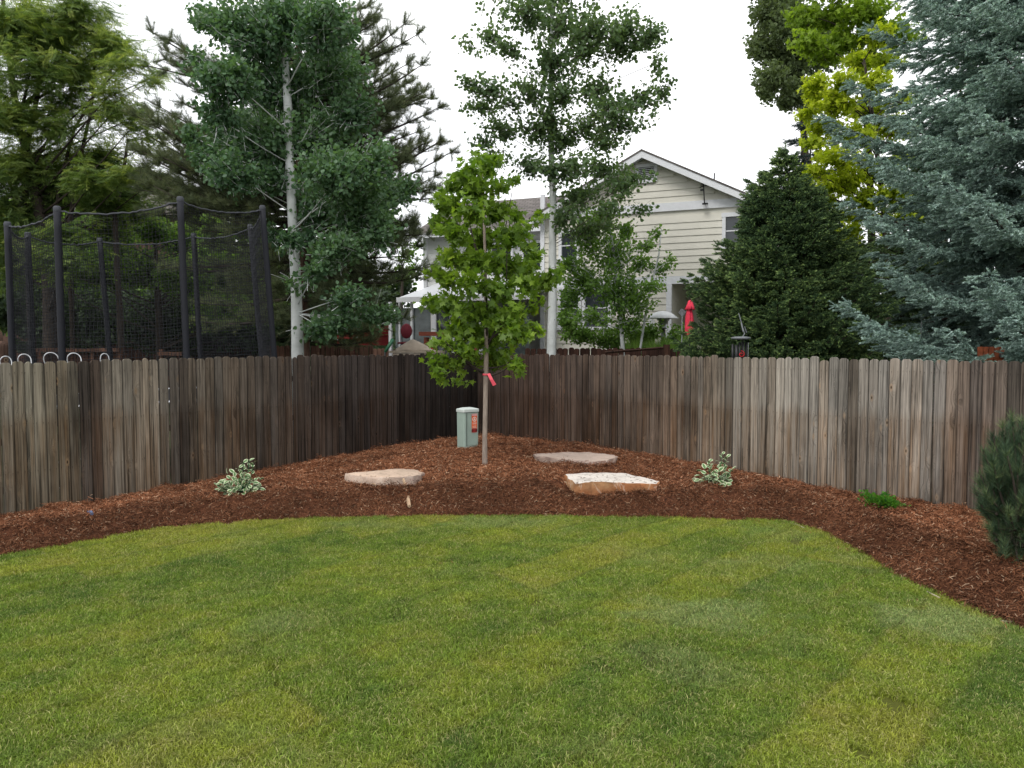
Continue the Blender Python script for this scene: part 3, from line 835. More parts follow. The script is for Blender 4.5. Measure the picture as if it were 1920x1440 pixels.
def shoot(seed, n=40, w=.10, L=.26, nw=.022, up=.3):
    """spruce shoot: unit long twig along +Y clothed with short needles"""
    r = np.random.RandomState(seed); V = []; Fc = []
    for i in range(n):
        s = (i + r.rand()) / n; a = r.uniform(0, 6.28)
        rad = np.array((math.cos(a), 0, math.sin(a))); rad[2] += up * .5
        d = rad * .8 + np.array((0, .75, 0)); d /= np.linalg.norm(d); l = L * r.uniform(.7, 1.1) * (1 - .35 * s)
        side = np.cross(d, r.normal(0, 1, 3)); side /= np.linalg.norm(side); b0 = np.array((0, s, .06 * s * s))
        n0 = len(V); V += [b0 + side * nw, b0 - side * nw, b0 + d * l]; Fc.append((n0, n0 + 1, n0 + 2))
    for k in range(4):
        a = k * 1.571; c_ = np.array((math.cos(a), 0, math.sin(a))) * w * .28; c2 = np.array((math.cos(a + 1.571), 0, math.sin(a + 1.571))) * w * .28
        n0 = len(V); V += [c_, c2, np.array((0, 1.02, .06))]; Fc.append((n0, n0 + 1, n0 + 2))
    V = np.array(V); return V, np.array(Fc), np.repeat(np.linspace(.0, 1, len(V) // 3) ** 2, 3)

def lobes_world(lobes, Y):
    out = []
    for l in lobes:
        px, py, rx, ry = l[:4]; dy = l[4] if len(l) > 4 else RS.uniform(-.9, .9)
        k = (Y + dy) / F; c = at(px, py, Y + dy)
        out.append((np.array(c), np.array((rx * k, max(rx, ry) * k * .8, ry * k))))
    return out
def back_lobes(lobes, Y, spread, frac=.5):
    """the far half of a crown: the same kind of lobes mirrored behind the trunk"""
    out = []
    for l in lobes:
        if RS.rand() < frac: out.append((l[0] + RS.normal(0, 18), l[1] + RS.normal(0, 10), l[2] * .9, l[3] * .9, spread * RS.uniform(.5, 1.1)))
    return out

def curve_pts(a, b, k=5, sag=0.0, wig=.04):
    a, b = np.array(a, float), np.array(b, float); L = np.linalg.norm(b - a); out = []
    w = RS.normal(0, wig * L, 3)
    for i in range(k + 1):
        t_ = i / k; p = a * (1 - t_) + b * t_; p = p + w * math.sin(math.pi * t_); p[2] += sag * L * math.sin(math.pi * t_)
        out.append(p)
    return out

def twigs_tree(name, label, cat, trunk, lobes, bark_m, leaf_m, leaf, size, twig_density, per_twig, twig_len=.6, flat=.3, group=None, shell=.45, limb_r=.03,
               droop=0.0, limbs=True, jitter=.05, trunk_name='trunk', extra_trunks=(), split_parts=0, twig_flat=1.0, templates=None, twig_r=.006, scale_var=.3, limb_mat=None, leaf_droop=.35, lobe_k=1.0):
    """deciduous tree. trunk: [(Vector, r)], lobes: [(centre, radii)]"""
    base = trunk[0][0]
    root = thing(name, label, cat, (base.x, base.y, base.z), group)
    mb = MB(); mb.tube([p for p, r in trunk], [r for p, r in trunk], 10); mb.build(trunk_name, bark_m, root, smooth=True)
    lim = MB()
    for tr in extra_trunks: lim.tube([p for p, r in tr], [r for p, r in tr], 7)
    tp = np.array([tuple(p) for p, r in trunk]); tz = tp[:, 2]
    cents = []
    P_, D_, N_, T_ = [], [], [], []
    for c, rad in lobes:
        z0 = max(tz.min() + .25 * (tz.max() - tz.min()), c[2] - .45 * math.hypot(c[0] - tp[-1, 0], c[1] - tp[-1, 1]) - .1)
        z0 = min(z0, tz.max()); rad = rad * lobe_k
        s = np.array([np.interp(z0, tz, tp[:, 0]), np.interp(z0, tz, tp[:, 1]), z0])
        if limbs:
            pts = curve_pts(s, c, 6, -.02 if droop == 0 else .08, .02)
            lim.tube(pts, list(np.linspace(limb_r * (.6 + rad.max()), .008, len(pts))), 5)
        outd = c - s; outd /= np.linalg.norm(outd) + 1e-6
        vol = rad[0] * rad[2]
        nt_ = max(3, int(twig_density * vol))
        bias = RS.normal(0, .12)
        for _ in range(nt_):
            q = RS.normal(0, 1, 3); q /= np.linalg.norm(q); rr = RS.rand() ** shell
            tip = c + q * rad * rr
            d = (q * rad); d /= np.linalg.norm(d) + 1e-6
            d = d * .8 + outd * .7 + RS.normal(0, .25, 3); d[2] *= twig_flat; d[2] += .15 - droop; d /= np.linalg.norm(d)
            L = twig_len * RS.uniform(.6, 1.3)
            st = tip - d * L
            if RS.rand() < .5: lim.tube([st, (st + tip) / 2 + RS.normal(0, .02, 3), tip], [twig_r, twig_r * .7, twig_r * .4], 3, cap=False)
            k = max(1, int(per_twig * RS.uniform(.6, 1.4)))
            ts = RS.rand(k) ** .7
            pp = st + np.outer(ts, d * L) + RS.normal(0, jitter, (k, 3))
            dd = d * .5 + RS.normal(0, .6, (k, 3)); dd[:, 2] *= (1 if leaf_droop > .2 else .35); dd[:, 2] -= leaf_droop + droop
            nn = RS.normal(0, 1, (k, 3)) * flat * 3; nn[:, 2] += 1.0
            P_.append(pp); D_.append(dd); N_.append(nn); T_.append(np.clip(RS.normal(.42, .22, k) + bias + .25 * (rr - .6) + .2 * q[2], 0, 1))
    if lim.v: lim.build('branches', limb_mat or bark_m, root, smooth=True)
    P = np.concatenate(P_); D = np.concatenate(D_); N = np.concatenate(N_); T = np.concatenate(T_)
    S = size * RS.uniform(1 - scale_var, 1 + scale_var, len(P))
    if templates is not None:
        o = scatter('crown', templates, P, frames(D, N), S, leaf_m, tint=T, parent=root)
    else:
        if split_parts:
            order = np.argsort(P[:, 1]); pick = order[:int(split_parts * 2.2):2][:split_parts]
            R_ = frames(D[pick], N[pick]); o0 = np.array(root.location)
            protos = []
            for k in range(6):
                tv = np.array(leaf[0], float); tv[:, 2] *= RS.uniform(.3, 2.2)
                protos.append(np_mesh('leaf', tv, np.array(leaf[1]), leaf_m, {'tint': np.full(len(tv), k / 5.0)}))
            for a, i in enumerate(pick):
                o = link('leaf', protos[a % 6], root)
                mt = Matrix([list(R_[a][r_]) for r_ in range(3)]).to_4x4() @ Matrix.Scale(float(S[i]), 4)
                mt.translation = Vector(P[i] - o0); o.matrix_local = mt
            mask = np.ones(len(P), bool); mask[pick] = False
            P, D, N, S, T = P[mask], D[mask], N[mask], S[mask], T[mask]
        V, Fc = place(leaf[0], leaf[1], P - np.array(root.location), frames(D, N), S)
        o = link('crown', np_mesh('crown', V, Fc, leaf_m, {'tint': np.repeat(T, len(leaf[0]))}), root)
    o['kind'] = 'stuff'
    print(name, len(P))
    return root

def trunk_px(lst, Y):
    """[(px, py, diameter in px)] -> [(point, radius)]"""
    out = []
    for l in lst:
        y = l[3] if len(l) > 3 else Y
        out.append((at(l[0], l[1], y), l[2] * y / F / 2))
    p, r = out[0]
    if p.z > 0: out.insert(0, (Vector((p.x, p.y, -.15)), r * 1.12))
    return out

# left aspen
Y = 16.5
LA = [(470,60,70,48),(400,35,35,25),(610,40,60,50),(540,20,60,30),(420,140,60,40),(520,150,70,45),(630,130,60,45),(400,210,35,35),(475,255,70,50),(590,245,75,50),(670,200,40,40),(430,315,50,35),(500,330,50,30),
      (640,320,75,45),(710,300,30,40),(595,385,45,35),(680,385,60,45),(640,460,50,30),(725,430,25,35),(575,440,25,16),(545,438,22,14),(548,525,14,8),(655,555,45,22),(715,585,40,18),(640,600,45,18),(600,615,30,18),(380,285,25,20),(360,100,15,20),(350,250,16,22),(740,360,20,30),(600,500,30,18)]
LA = [l + ((RS.uniform(*((-.9, -.2) if l[1] < 72 else (-.35, .7))) if abs(l[0] - 538) < l[2] * 1.15 and l[1] < 420 else RS.uniform(-1.3, .2)),) for l in LA]
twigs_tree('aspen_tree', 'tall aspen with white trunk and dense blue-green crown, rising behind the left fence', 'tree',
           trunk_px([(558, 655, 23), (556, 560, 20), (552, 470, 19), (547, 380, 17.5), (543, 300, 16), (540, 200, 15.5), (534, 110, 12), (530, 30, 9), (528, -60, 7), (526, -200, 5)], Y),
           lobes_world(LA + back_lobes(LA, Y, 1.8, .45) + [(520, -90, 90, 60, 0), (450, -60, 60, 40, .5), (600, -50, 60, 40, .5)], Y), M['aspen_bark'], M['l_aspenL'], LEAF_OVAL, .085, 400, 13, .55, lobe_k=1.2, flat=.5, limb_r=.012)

# right aspen
Y = 19.0
RA = [(985,15,75,28),(1055,35,60,38),(1120,45,45,38),(1180,50,45,35),(1230,60,25,25),(905,62,32,16),(870,78,20,8),(950,80,30,18),(1040,105,50,35),(1110,90,40,25),(1175,85,35,22),(1212,82,15,14),
      (878,148,25,12),(915,160,40,20),(985,160,45,25),(1055,165,45,28),(1125,160,35,30),(895,195,35,14),(950,188,20,14),(1030,215,30,25),(1150,190,45,25),(1212,178,35,22),(1250,165,14,24),(1238,115,12,20),
      (1110,225,45,25),(1180,220,45,22),(935,238,40,20),(1005,232,40,22),(905,262,25,14),(1060,255,40,25),(1140,260,40,18),(985,300,32,20),(925,290,18,10),(1075,305,45,25),(1130,310,45,24),(1190,330,40,14),
      (1095,360,50,22),(1175,345,35,16),(1205,384,26,8),(1150,380,30,14),(1065,400,35,20),(1110,420,40,16),(1030,310,25,22)]
RA = [l + (RS.uniform(-1.3, 1.0),) for l in RA]
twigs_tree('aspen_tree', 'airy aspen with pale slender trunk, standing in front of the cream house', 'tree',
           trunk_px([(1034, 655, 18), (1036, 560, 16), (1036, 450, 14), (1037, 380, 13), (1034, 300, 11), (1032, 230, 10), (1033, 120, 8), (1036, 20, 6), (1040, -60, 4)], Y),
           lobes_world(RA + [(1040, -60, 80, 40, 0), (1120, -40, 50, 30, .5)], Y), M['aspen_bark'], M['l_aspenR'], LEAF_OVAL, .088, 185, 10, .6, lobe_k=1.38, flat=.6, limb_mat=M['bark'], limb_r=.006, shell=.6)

# saplings beside the house
Y = 20.0
SA = [(1100,440,38,45),(1150,470,38,45),(1090,520,45,40),(1150,540,45,40),(1195,560,38,35),(1215,455,16,14),(1235,432,14,8),(1205,490,25,20),(1245,500,18,12),(1262,482,10,8),(1225,530,25,15),(1105,590,40,18),(1180,600,35,15),(1060,560,22,25),(1060,490,20,20),(1130,400,25,25),(1175,425,15,25)]
tw = [trunk_px([(1200, 655, 5), (1215, 560, 4), (1235, 480, 3), (1240, 430, 2)], Y)]
twigs_tree('young_aspen', 'bushy light green young aspen with thin leaning stems before the cream siding', 'tree',
           trunk_px([(1168, 655, 8), (1160, 560, 7), (1150, 470, 5), (1140, 400, 3)], Y), lobes_world(SA, Y), M['aspen_bark'], M['l_sapling'], LEAF_OVAL, .078, 260, 12, .5, lobe_k=1.2, flat=.6, limb_r=.012, extra_trunks=tw, shell=.55)

# honey locust on the left
Y = 21.0
HL = [(30,30,100,45),(130,40,90,45),(215,70,60,30),(60,120,100,40),(160,130,80,28),(240,110,45,22),(285,150,28,12),(215,165,50,18),(20,210,90,35),(110,230,80,30),(225,195,50,16),(250,235,45,16),(190,290,70,35),(40,300,100,45),(110,360,90,38),
      (200,370,70,30),(250,320,45,20),(20,400,90,40),(120,430,80,30),(290,265,35,14),(215,430,50,28),(-60,150,80,60),(-60,330,80,60),(150,0,80,25),(240,380,60,30),(300,330,35,20),(180,330,60,30),(270,210,35,16),(60,60,100,50),(130,180,70,35),(20,480,90,50),(120,480,80,40)]
HL = [l + (RS.uniform(-2, 1.2),) for l in HL]
fr = [frond(200 + i) for i in range(6)]
ex = [trunk_px([(228, 655, 12), (215, 400, 9), (232, 320, 7), (240, 260, 4)], Y), trunk_px([(60, 640, 14), (45, 300, 11), (70, 180, 8), (85, 60, 5)], Y),
      trunk_px([(130, 420, 9), (150, 300, 7), (172, 200, 5), (180, 90, 4)], Y), trunk_px([(100, 500, 8), (110, 350, 6), (140, 240, 5), (215, 120, 3)], Y)]
twigs_tree('honey_locust', 'large feathery yellow-green locust filling the upper left corner', 'tree',
           trunk_px([(95, 655, 26), (90, 480, 22), (60, 330, 17), (30, 200, 12), (10, 60, 8), (0, -80, 4)], Y),
           lobes_world(HL + back_lobes(HL, Y, 2.0, .35), Y), M['bark_dark'], M['l_locust'], None, .27, 74, 13, .8, flat=.12, limb_r=.03, extra_trunks=ex, templates=fr, twig_flat=.22, shell=.7, jitter=.09, leaf_droop=.12, lobe_k=1.12)

# background greenery behind the trampoline
Y = 24.0
BG = [(290,425,45,32),(210,440,50,35),(340,440,40,30),(160,500,70,40),(260,500,60,40),(350,510,60,40),(440,500,60,45),(500,560,40,50),(420,580,60,40),(60,480,60,50),(500,470,30,40),(470,420,40,30)]
twigs_tree('background_tree', 'mid green leafy tree showing through the trampoline netting', 'tree', trunk_px([(300, 655, 14), (295, 520, 10), (290, 440, 5)], Y),
           lobes_world([l + (RS.uniform(-1, 1),) for l in BG] + [l + (RS.uniform(1, 3),) for l in BG], Y), M['bark_dark'], M['l_mid'], LEAF_OVAL, .12, 200, 12, .6, flat=.6, limb_r=.02)
Y = 27.0
SB = [(-20,560,80,60),(60,600,60,40),(140,590,60,45),(220,600,60,45),(300,590,60,45),(380,610,60,40),(470,620,60,35),(540,600,50,50),(620,600,50,45),(110,640,90,25),(330,640,90,25),(560,645,90,20),(560,500,60,60),(640,520,40,60),(700,560,50,40)]
twigs_tree('dark_shrubs', 'very dark green shrub mass low behind the trampoline', 'shrub', trunk_px([(300, 668, 12), (300, 600, 6)], Y),
           lobes_world([l + (RS.uniform(-.5, 1.5),) for l in SB] + [(l[0]+30, l[1]-14, l[2], l[3], 2.5) for l in SB], Y), M['bark_dark'], M['l_darkshrub'], LEAF_OVAL, .17, 120, 11, .6, flat=.6, limb_r=.02)
Y = 29.0
SB = [(770,470,30,25),(740,440,30,30),(775,500,15,12)]
twigs_tree('background_shrub', 'light green bush peeping out beside the pale house corner', 'shrub', trunk_px([(750, 655, 8), (755, 500, 5)], Y), lobes_world(SB, Y), M['bark_dark'], M['l_sapling'], LEAF_OVAL, .12, 90, 10, .5, limb_r=.02)

Y = 30.0
SB = [(640,590,50,50),(700,600,50,40),(760,520,30,30),(600,560,60,60)] + [(x, 560, 70, 80) for x in (40, 140, 240, 340, 440)] + [(x, 480, 60, 60) for x in (-20, 90, 190, 380, 480)] + [(20, 420, 60, 50), (120, 410, 60, 45), (400, 440, 50, 50)]
twigs_tree('background_trees', 'dark green wall of trees behind the shrubs and the trampoline', 'trees', trunk_px([(400, 655, 16), (400, 480, 8)], Y),
           lobes_world([l + (RS.uniform(-.5, 2.5),) for l in SB], Y), M['bark_dark'], M['l_mid'], LEAF_OVAL, .19, 90, 11, .7, flat=.6, limb_r=.02)
Y = 23.0
SB = [(x, y, 65, 50) for y in (620, 545, 470) for x in (1590, 1680, 1770, 1860, 1950)] + [(1740,300,50,50),(1720,380,60,50),(1800,250,60,60),(1850,150,60,60),(1740,400,50,50),(1830,390,60,60),(1930,380,60,60)]
twigs_tree('shadowy_tree', 'very dark broad tree in the shade behind the blue spruce', 'tree', trunk_px([(1780, 655, 24), (1780, 480, 14)], Y),
           lobes_world([l + (RS.uniform(-.5, 1.5),) for l in SB], Y), M['bark_dark'], M['l_darkshrub'], LEAF_OVAL, .16, 110, 11, .7, flat=.6, limb_r=.02)
# trees on the horizon all round
n = 16000; ang = RS.uniform(-1.15, 1.15, n); rad = RS.uniform(58, 66, n); hh_ = 3.5 + 2.6 * fbm(ang * 14 + 9, ang * 0, 3, 71)
P = np.stack([np.sin(ang) * rad, np.cos(ang) * rad, RS.rand(n) ** .8 * hh_], 1)
V, Fc = place(*LEAF_OVAL, P, frames(RS.normal(0, 1, (n, 3)), RS.normal(0, 1, (n, 3))), RS.uniform(.5, 1.0, n))
tag(link('distant_treeline', np_mesh('distant_treeline', V, Fc, M['l_darkshrub'], {'tint': np.repeat(RS.rand(n), 6)})), kind='stuff')

# far right deciduous trees
Y = 31.0
CT = [(1445,20,45,35),(1490,40,50,50),(1430,85,38,35),(1480,110,45,40),(1445,140,40,28),(1500,170,45,30),(1432,172,18,14),(1470,190,25,12),(1455,-30,60,30),(1540,80,50,60)]
twigs_tree('cottonwood_tree', 'dull olive cottonwood far back against the sky, right of the house roof', 'tree', trunk_px([(1530, 655, 20), (1510, 300, 14), (1500, 100, 10), (1495, -60, 5)], Y),
           lobes_world([l + (RS.uniform(-1.5, 1),) for l in CT] + [l + (RS.uniform(1, 3),) for l in CT], Y), M['bark_dark'], M['l_cotton'], LEAF_OVAL, .13, 190, 11, .7, flat=.6, limb_r=.02)
Y = 22.0
LM = [(1500,30,35,25),(1560,25,50,30),(1630,15,55,30),(1510,75,35,24),(1580,70,45,25),(1650,60,40,25),(1540,100,35,16),(1620,105,40,18),(1690,60,40,30)]
twigs_tree('lime_green_maple', 'lime green maple crown at the top right, above the golden one', 'tree', trunk_px([(1640, 655, 16), (1630, 300, 12), (1610, 60, 7), (1600, -50, 4)], Y),
           lobes_world([l + (RS.uniform(-1, 1),) for l in LM] + [(1560, -40, 70, 30, 0), (1650, -40, 60, 30, 0)], Y), M['bark_dark'], M['l_lime'], maple_template(.2), .12, 330, 11, .5, flat=.45, limb_r=.02, droop=.1)
Y = 20.5
GM = [(1610,115,35,20),(1580,150,35,22),(1640,150,35,22),(1530,150,25,14),(1520,170,25,14),(1560,190,45,24),(1620,200,45,24),(1510,210,22,12),(1540,235,40,20),(1600,250,45,25),(1660,230,35,20),(1520,265,26,12),(1570,290,45,22),(1630,310,50,25),
      (1520,320,30,16),(1560,345,40,18),(1620,370,45,20),(1680,350,35,20),(1540,370,25,12),(1600,400,40,12),(1660,410,30,14),(1770,478,28,14),(1750,490,16,10),(1690,300,30,20),(1700,180,30,20),(1670,110,35,20),(1690,240,30,20),(1650,60,30,20),(1700,400,30,20),(1590,330,40,20),(1500,350,20,14),(1590,430,30,12)]
twigs_tree('golden_maple', 'golden yellow maple squeezed between the dark fir and the blue spruce', 'tree', trunk_px([(1665, 655, 14), (1660, 420, 11), (1640, 250, 8), (1620, 110, 4)], Y),
           lobes_world([l + (RS.uniform(-1, 1),) for l in GM], Y), M['bark_dark'], M['l_gold'], maple_template(.2), .115, 360, 11, .5, flat=.4, limb_r=.018, droop=.12)

# young maple in the bed
Y = 12.4
mb_ = bed_at(909, 865); Y = mb_.y
YM = [(908,292,8,12),(932,298,6,7),(880,318,26,22),(915,310,22,18),(850,345,26,18),(895,350,34,24),(935,345,22,18),(838,385,28,22),(885,392,36,24),(932,398,34,26),(975,400,20,14),(820,370,12,7),(812,412,10,14),(850,430,36,22),(905,440,40,24),
      (960,440,32,22),(1000,415,14,8),(838,478,32,20),(895,485,42,24),(955,490,38,24),(1008,480,18,16),(830,520,28,18),(880,530,42,22),(940,540,44,24),(995,530,26,20),(840,565,34,20),(895,580,42,22),(955,590,42,24),(1005,570,16,18),
      (855,610,36,18),(915,625,42,20),(975,625,32,20),(1010,610,14,12),(825,640,24,12),(870,650,36,16),(930,665,38,16),(820,675,20,16),(855,678,22,12),(975,682,20,14),(820,695,12,12),(1045,515,5,5),(965,330,4,4)]
YM = [l + (RS.uniform(-.75, .35),) for l in YM]
ex = []
for (x0, y0, x1, y1, dy) in [(912,640,880,420,-.2),(912,650,950,470,-.2),(913,620,845,480,-.3),(913,640,990,560,-.2),(912,700,835,640,-.3),(912,705,975,665,-.3),(912,600,960,360,.1),(912,540,870,350,0),(911,705,860,672,.2),(913,690,960,680,.3)]:
    a, bb = at(x0, y0, Y), at(x1, y1, Y + dy); ex.append([(Vector(q), r_) for q, r_ in zip(curve_pts(a, bb, 6, -.05, .03), np.linspace(.016, .005, 7))])
trk = [(mb_ - V3(0, 0, .1), .047)] + [(at(x, y, Y), r_ * Y / F / 2) for x, y, r_ in [(909, 866, 10.5), (909, 820, 9.3), (910, 760, 8.8), (911, 705, 9.8), (912, 650, 8), (911, 560, 7), (909, 460, 5.5), (906, 385, 4), (904, 312, 2)]]
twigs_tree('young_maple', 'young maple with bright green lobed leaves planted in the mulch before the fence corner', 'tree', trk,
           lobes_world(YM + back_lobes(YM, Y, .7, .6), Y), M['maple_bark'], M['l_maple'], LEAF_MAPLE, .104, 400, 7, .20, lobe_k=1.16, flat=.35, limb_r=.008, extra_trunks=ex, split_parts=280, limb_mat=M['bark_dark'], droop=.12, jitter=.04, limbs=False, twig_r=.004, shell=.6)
# ribbon
A = at(916, 701, Y - .07); B = at(926, 722, Y - .09)
root = thing('marking_ribbon', 'pink ribbon tied to the young maple trunk below its crown', 'ribbon', tuple(A))
b = MB(); b.add([A + V3(-.02, 0, .0), A + V3(.02, -.004, .01), (A + B) / 2 + V3(.03, -.03, 0), B + V3(.035, -.01, .01), B + V3(-.012, -.01, -.012), (A + B) / 2 + V3(-.02, -.035, 0)], [(0, 1, 2, 5), (5, 2, 3, 4)])
o = b.build('ribbon_tail', M['ribbon'], root); md = o.modifiers.new('thickness', 'SOLIDIFY'); md.thickness = .002
b = MB(); C_ = at(911, 702, Y); b.lathe([(.047, -.012), (.049, 0), (.047, .012)], C_, 14); b.build('ribbon_knot', M['ribbon'], root)

# ---- conifers
def spray(P_, D_, N_, S_, start, tip, latlen, step, shoot_len, hang=0.0, up=0.0, taper=.75, lim=None, density=1.0, latang=.95):
    """a conifer bough: laterals on both sides, shoots along each"""
    a, b_ = np.array(start, float), np.array(tip, float); L = np.linalg.norm(b_ - a); d = (b_ - a) / L
    upv = np.array((0, 0, 1.0)); side = np.cross(d, upv); side /= np.linalg.norm(side) + 1e-6
    n = max(4, int(L / step)); pts = []
    for i in range(n + 1):
        s = i / n; c = a + (b_ - a) * s; c[2] += -hang * L * math.sin(math.pi * s) + up * L * max(0, s - .6) ** 2 * 2
        pts.append(c)
    if lim is not None: lim.tube(pts[::2] if len(pts) > 6 else pts, list(np.linspace(.012 + .012 * L, .005, len(pts[::2] if len(pts) > 6 else pts))), 5)
    for i, c in enumerate(pts):
        s = i / n
        if s < .12: continue
        for sg in (-1, 1):
            if RS.rand() > density: continue
            ll = latlen * (1 - taper * s) * min(1, .45 + s * 1.6) * RS.uniform(.7, 1.2)
            an = latang * RS.uniform(.75, 1.15)
            ld = d * math.cos(an) + side * sg * math.sin(an) + upv * RS.normal(-.12, .16); ld /= np.linalg.norm(ld)
            k = max(1, int(ll / (shoot_len * .62)))
            for j in range(k):
                q = c + ld * ll * (j + RS.rand() * .6) / k; q[2] -= .10 * ll * (j / k) ** 2
                for _ in range(3 if j < k - 1 else 4):
                    sd_ = ld * .85 + side * RS.normal(0, .5) + d * .45 + upv * RS.normal(.02, .28)
                    P_.append(q + RS.normal(0, .012, 3)); D_.append(sd_); N_.append(upv + RS.normal(0, .2, 3)); S_.append(shoot_len * RS.uniform(.75, 1.25))
    P_.append(pts[-1]); D_.append(d + upv * .1); N_.append(upv); S_.append(shoot_len * 1.2)

def conifer(name, label, cat, base, height, profile, z0, whorl, nbr, latlen, step, shoot_len, mat, tmpl, bark_m, slope=0.0, hang=.05, up=.12, extra=(), trunk_r=.12, density=1.0, group=None, mask=None, inner=.0, latfun=None, lump=.0):
    root = thing(name, label, cat, tuple(base), group)
    mb = MB(); mb.tube([Vector(base) - V3(0, 0, .1), Vector(base) + V3(0, 0, height * .5), Vector(base) + V3(0, 0, height * .98)], [trunk_r, trunk_r * .55, .012], 8); mb.build('trunk', bark_m, root, smooth=True)
    P_, D_, N_, S_ = [], [], [], []; lim = MB()
    z = z0; w = 0
    while z < height:
        R0 = profile(z / height)
        nb = nbr if R0 > .8 else max(3, int(nbr * (.25 + .55 * R0 / .8))); off = RS.rand() * 6.28
        for k in range(nb):
            a = off + k * 2 * math.pi / nb + RS.normal(0, .12); R = max(.05, R0 * RS.uniform(.82, 1.12) * (1 + lump * (float(vnoise(np.array([math.cos(a) * 2.2 + 7]), np.array([math.sin(a) * 2.2 + 7]), np.array([z * 1.7]), 5)[0]) - .5)))
            st = np.array(base) + (0, 0, z); tip = st + np.array((math.cos(a) * R, math.sin(a) * R, slope * R + RS.normal(0, .05)))
            if mask is not None and not mask(st, tip): continue
            far = tip[1] > base[1] + .3 * R0
            spray(P_, D_, N_, S_, st + (tip - st) * inner, tip, (latfun(R) if latfun else min(latlen, R * .8)), step * (1.7 if far else 1), shoot_len * (1.3 if far else 1), hang, up, lim=lim, density=density)
        z += whorl * RS.uniform(.85, 1.15); w += 1
    for (s_, t_, ll) in extra: spray(P_, D_, N_, S_, s_, t_, ll, step * .9, shoot_len, hang, up, lim=lim)
    P_.append(np.array(base) + (0, 0, height)); D_.append(np.array((0, 0, 1.0))); N_.append(np.array((0, 1.0, 0))); S_.append(shoot_len * 1.6)
    lb = lim.build('branches', bark_m, root); lb['kind'] = 'stuff'
    P = np.array(P_); o = scatter('crown', tmpl, P, frames(np.array(D_), np.array(N_)), np.array(S_), mat, parent=root); o['kind'] = 'stuff'
    print(name, len(P))
    return root

# dark fir behind the right fence
fb = at(1466, 660, 15.6); hf = at(1447, 287, 15.6).z
def pf(u):
    return float(np.interp(u, [0, .12, .3, .40, .52, .63, .74, .85, .92, 1], [1.68, 1.84, 1.87, 1.80, 1.62, 1.32, .98, .60, .30, .03]))
conifer('fir_tree', 'dense dark green fir with light shoot tips behind the right fence', 'tree', (fb.x, fb.y, -.1), hf + .1, pf, .5, .175, 16, .55, .11, .125, M['n_fir'],
        [shoot(300 + i, 46, .16, .34, .040, .8) for i in range(6)], M['bark_dark'], slope=.22, hang=.06, up=.20, trunk_r=.12, inner=.15, lump=.6)

# blue spruce
bs = at(2010, 660, 14.2)
def pb2(u): return float(np.interp(u, [0, .08, .3, .55, .8, 1], [3.3, 3.5, 3.4, 3.0, 1.6, .15]))
trk0 = lambda z: (bs.x, bs.y, z)
extra = []
for (px, py, dY, z0_, ll) in [(1592,612,-1.6,2.5,.9),(1640,655,-2.2,2.2,.9),(1700,668,-2.6,2.1,.9),(1780,664,-3.0,2.2,.9),(1600,415,-.9,5.0,.8),(1640,450,-1.8,4.6,.8),(1545,255,-.2,6.4,.75),(1600,190,-.6,7.2,.75),(1580,300,-1.1,5.6,.75),(1660,540,-2.3,3.7,.8),
                         (1635,85,-.7,8.2,.7),(1700,20,-1.2,8.8,.7),(1720,190,-1.8,7.2,.8),(1700,270,-2.0,6.2,.8),(1760,370,-2.6,5.4,.9),(1850,560,-3.2,3.4,.9),(1840,420,-3.0,4.8,.9),(1830,250,-2.6,6.8,.9),(1880,140,-2.6,7.8,.9),(1860,40,-2.4,8.8,.8),(1670,350,-1.6,5.6,.8),(1905,640,-3.4,2.5,.9)]:
    t_ = at(px, py, bs.y + dY); extra.append((trk0(z0_ - .2), np.array(t_), ll * .95))
conifer('blue_spruce', 'big blue spruce with pale silvery boughs reaching over the right fence', 'tree', (bs.x, bs.y, -.1), 15.5, pb2, 1.6, .46, 9, .95, .11, .165, M['n_blue'],
        [shoot(320 + i, 56, .20, .27, .034, .3) for i in range(6)], M['bark_dark'], slope=-.22, hang=.08, up=.22, trunk_r=.2, extra=extra, inner=.2)

# background conifers
b2 = at(1512, 660, 26.5)
conifer('grey_spruce', 'small distant grey-blue spruce just above the dark fir tip', 'tree', (b2.x, b2.y, -.1), 10.5, lambda u: 3.4 * (1 - u) + .1, 3.0, .5, 9, .9, .28, .22, M['n_farblue'],
        [shoot(340 + i, 26, .16, .3, .035) for i in range(4)], M['bark_dark'], slope=-.1)
b3 = at(1690, 660, 17.5)
conifer('dark_conifer', 'shadowy dark conifer between the fir and the blue spruce', 'tree', (b3.x, b3.y, -.1), 5.4, lambda u: float(np.interp(u, [0, .5, 1], [1.7, 1.5, .3])), .4, .32, 10, .7, .2, .17, M['n_fir'],
        [shoot(350 + i, 26, .16, .3, .035) for i in range(4)], M['bark_dark'], slope=.05)

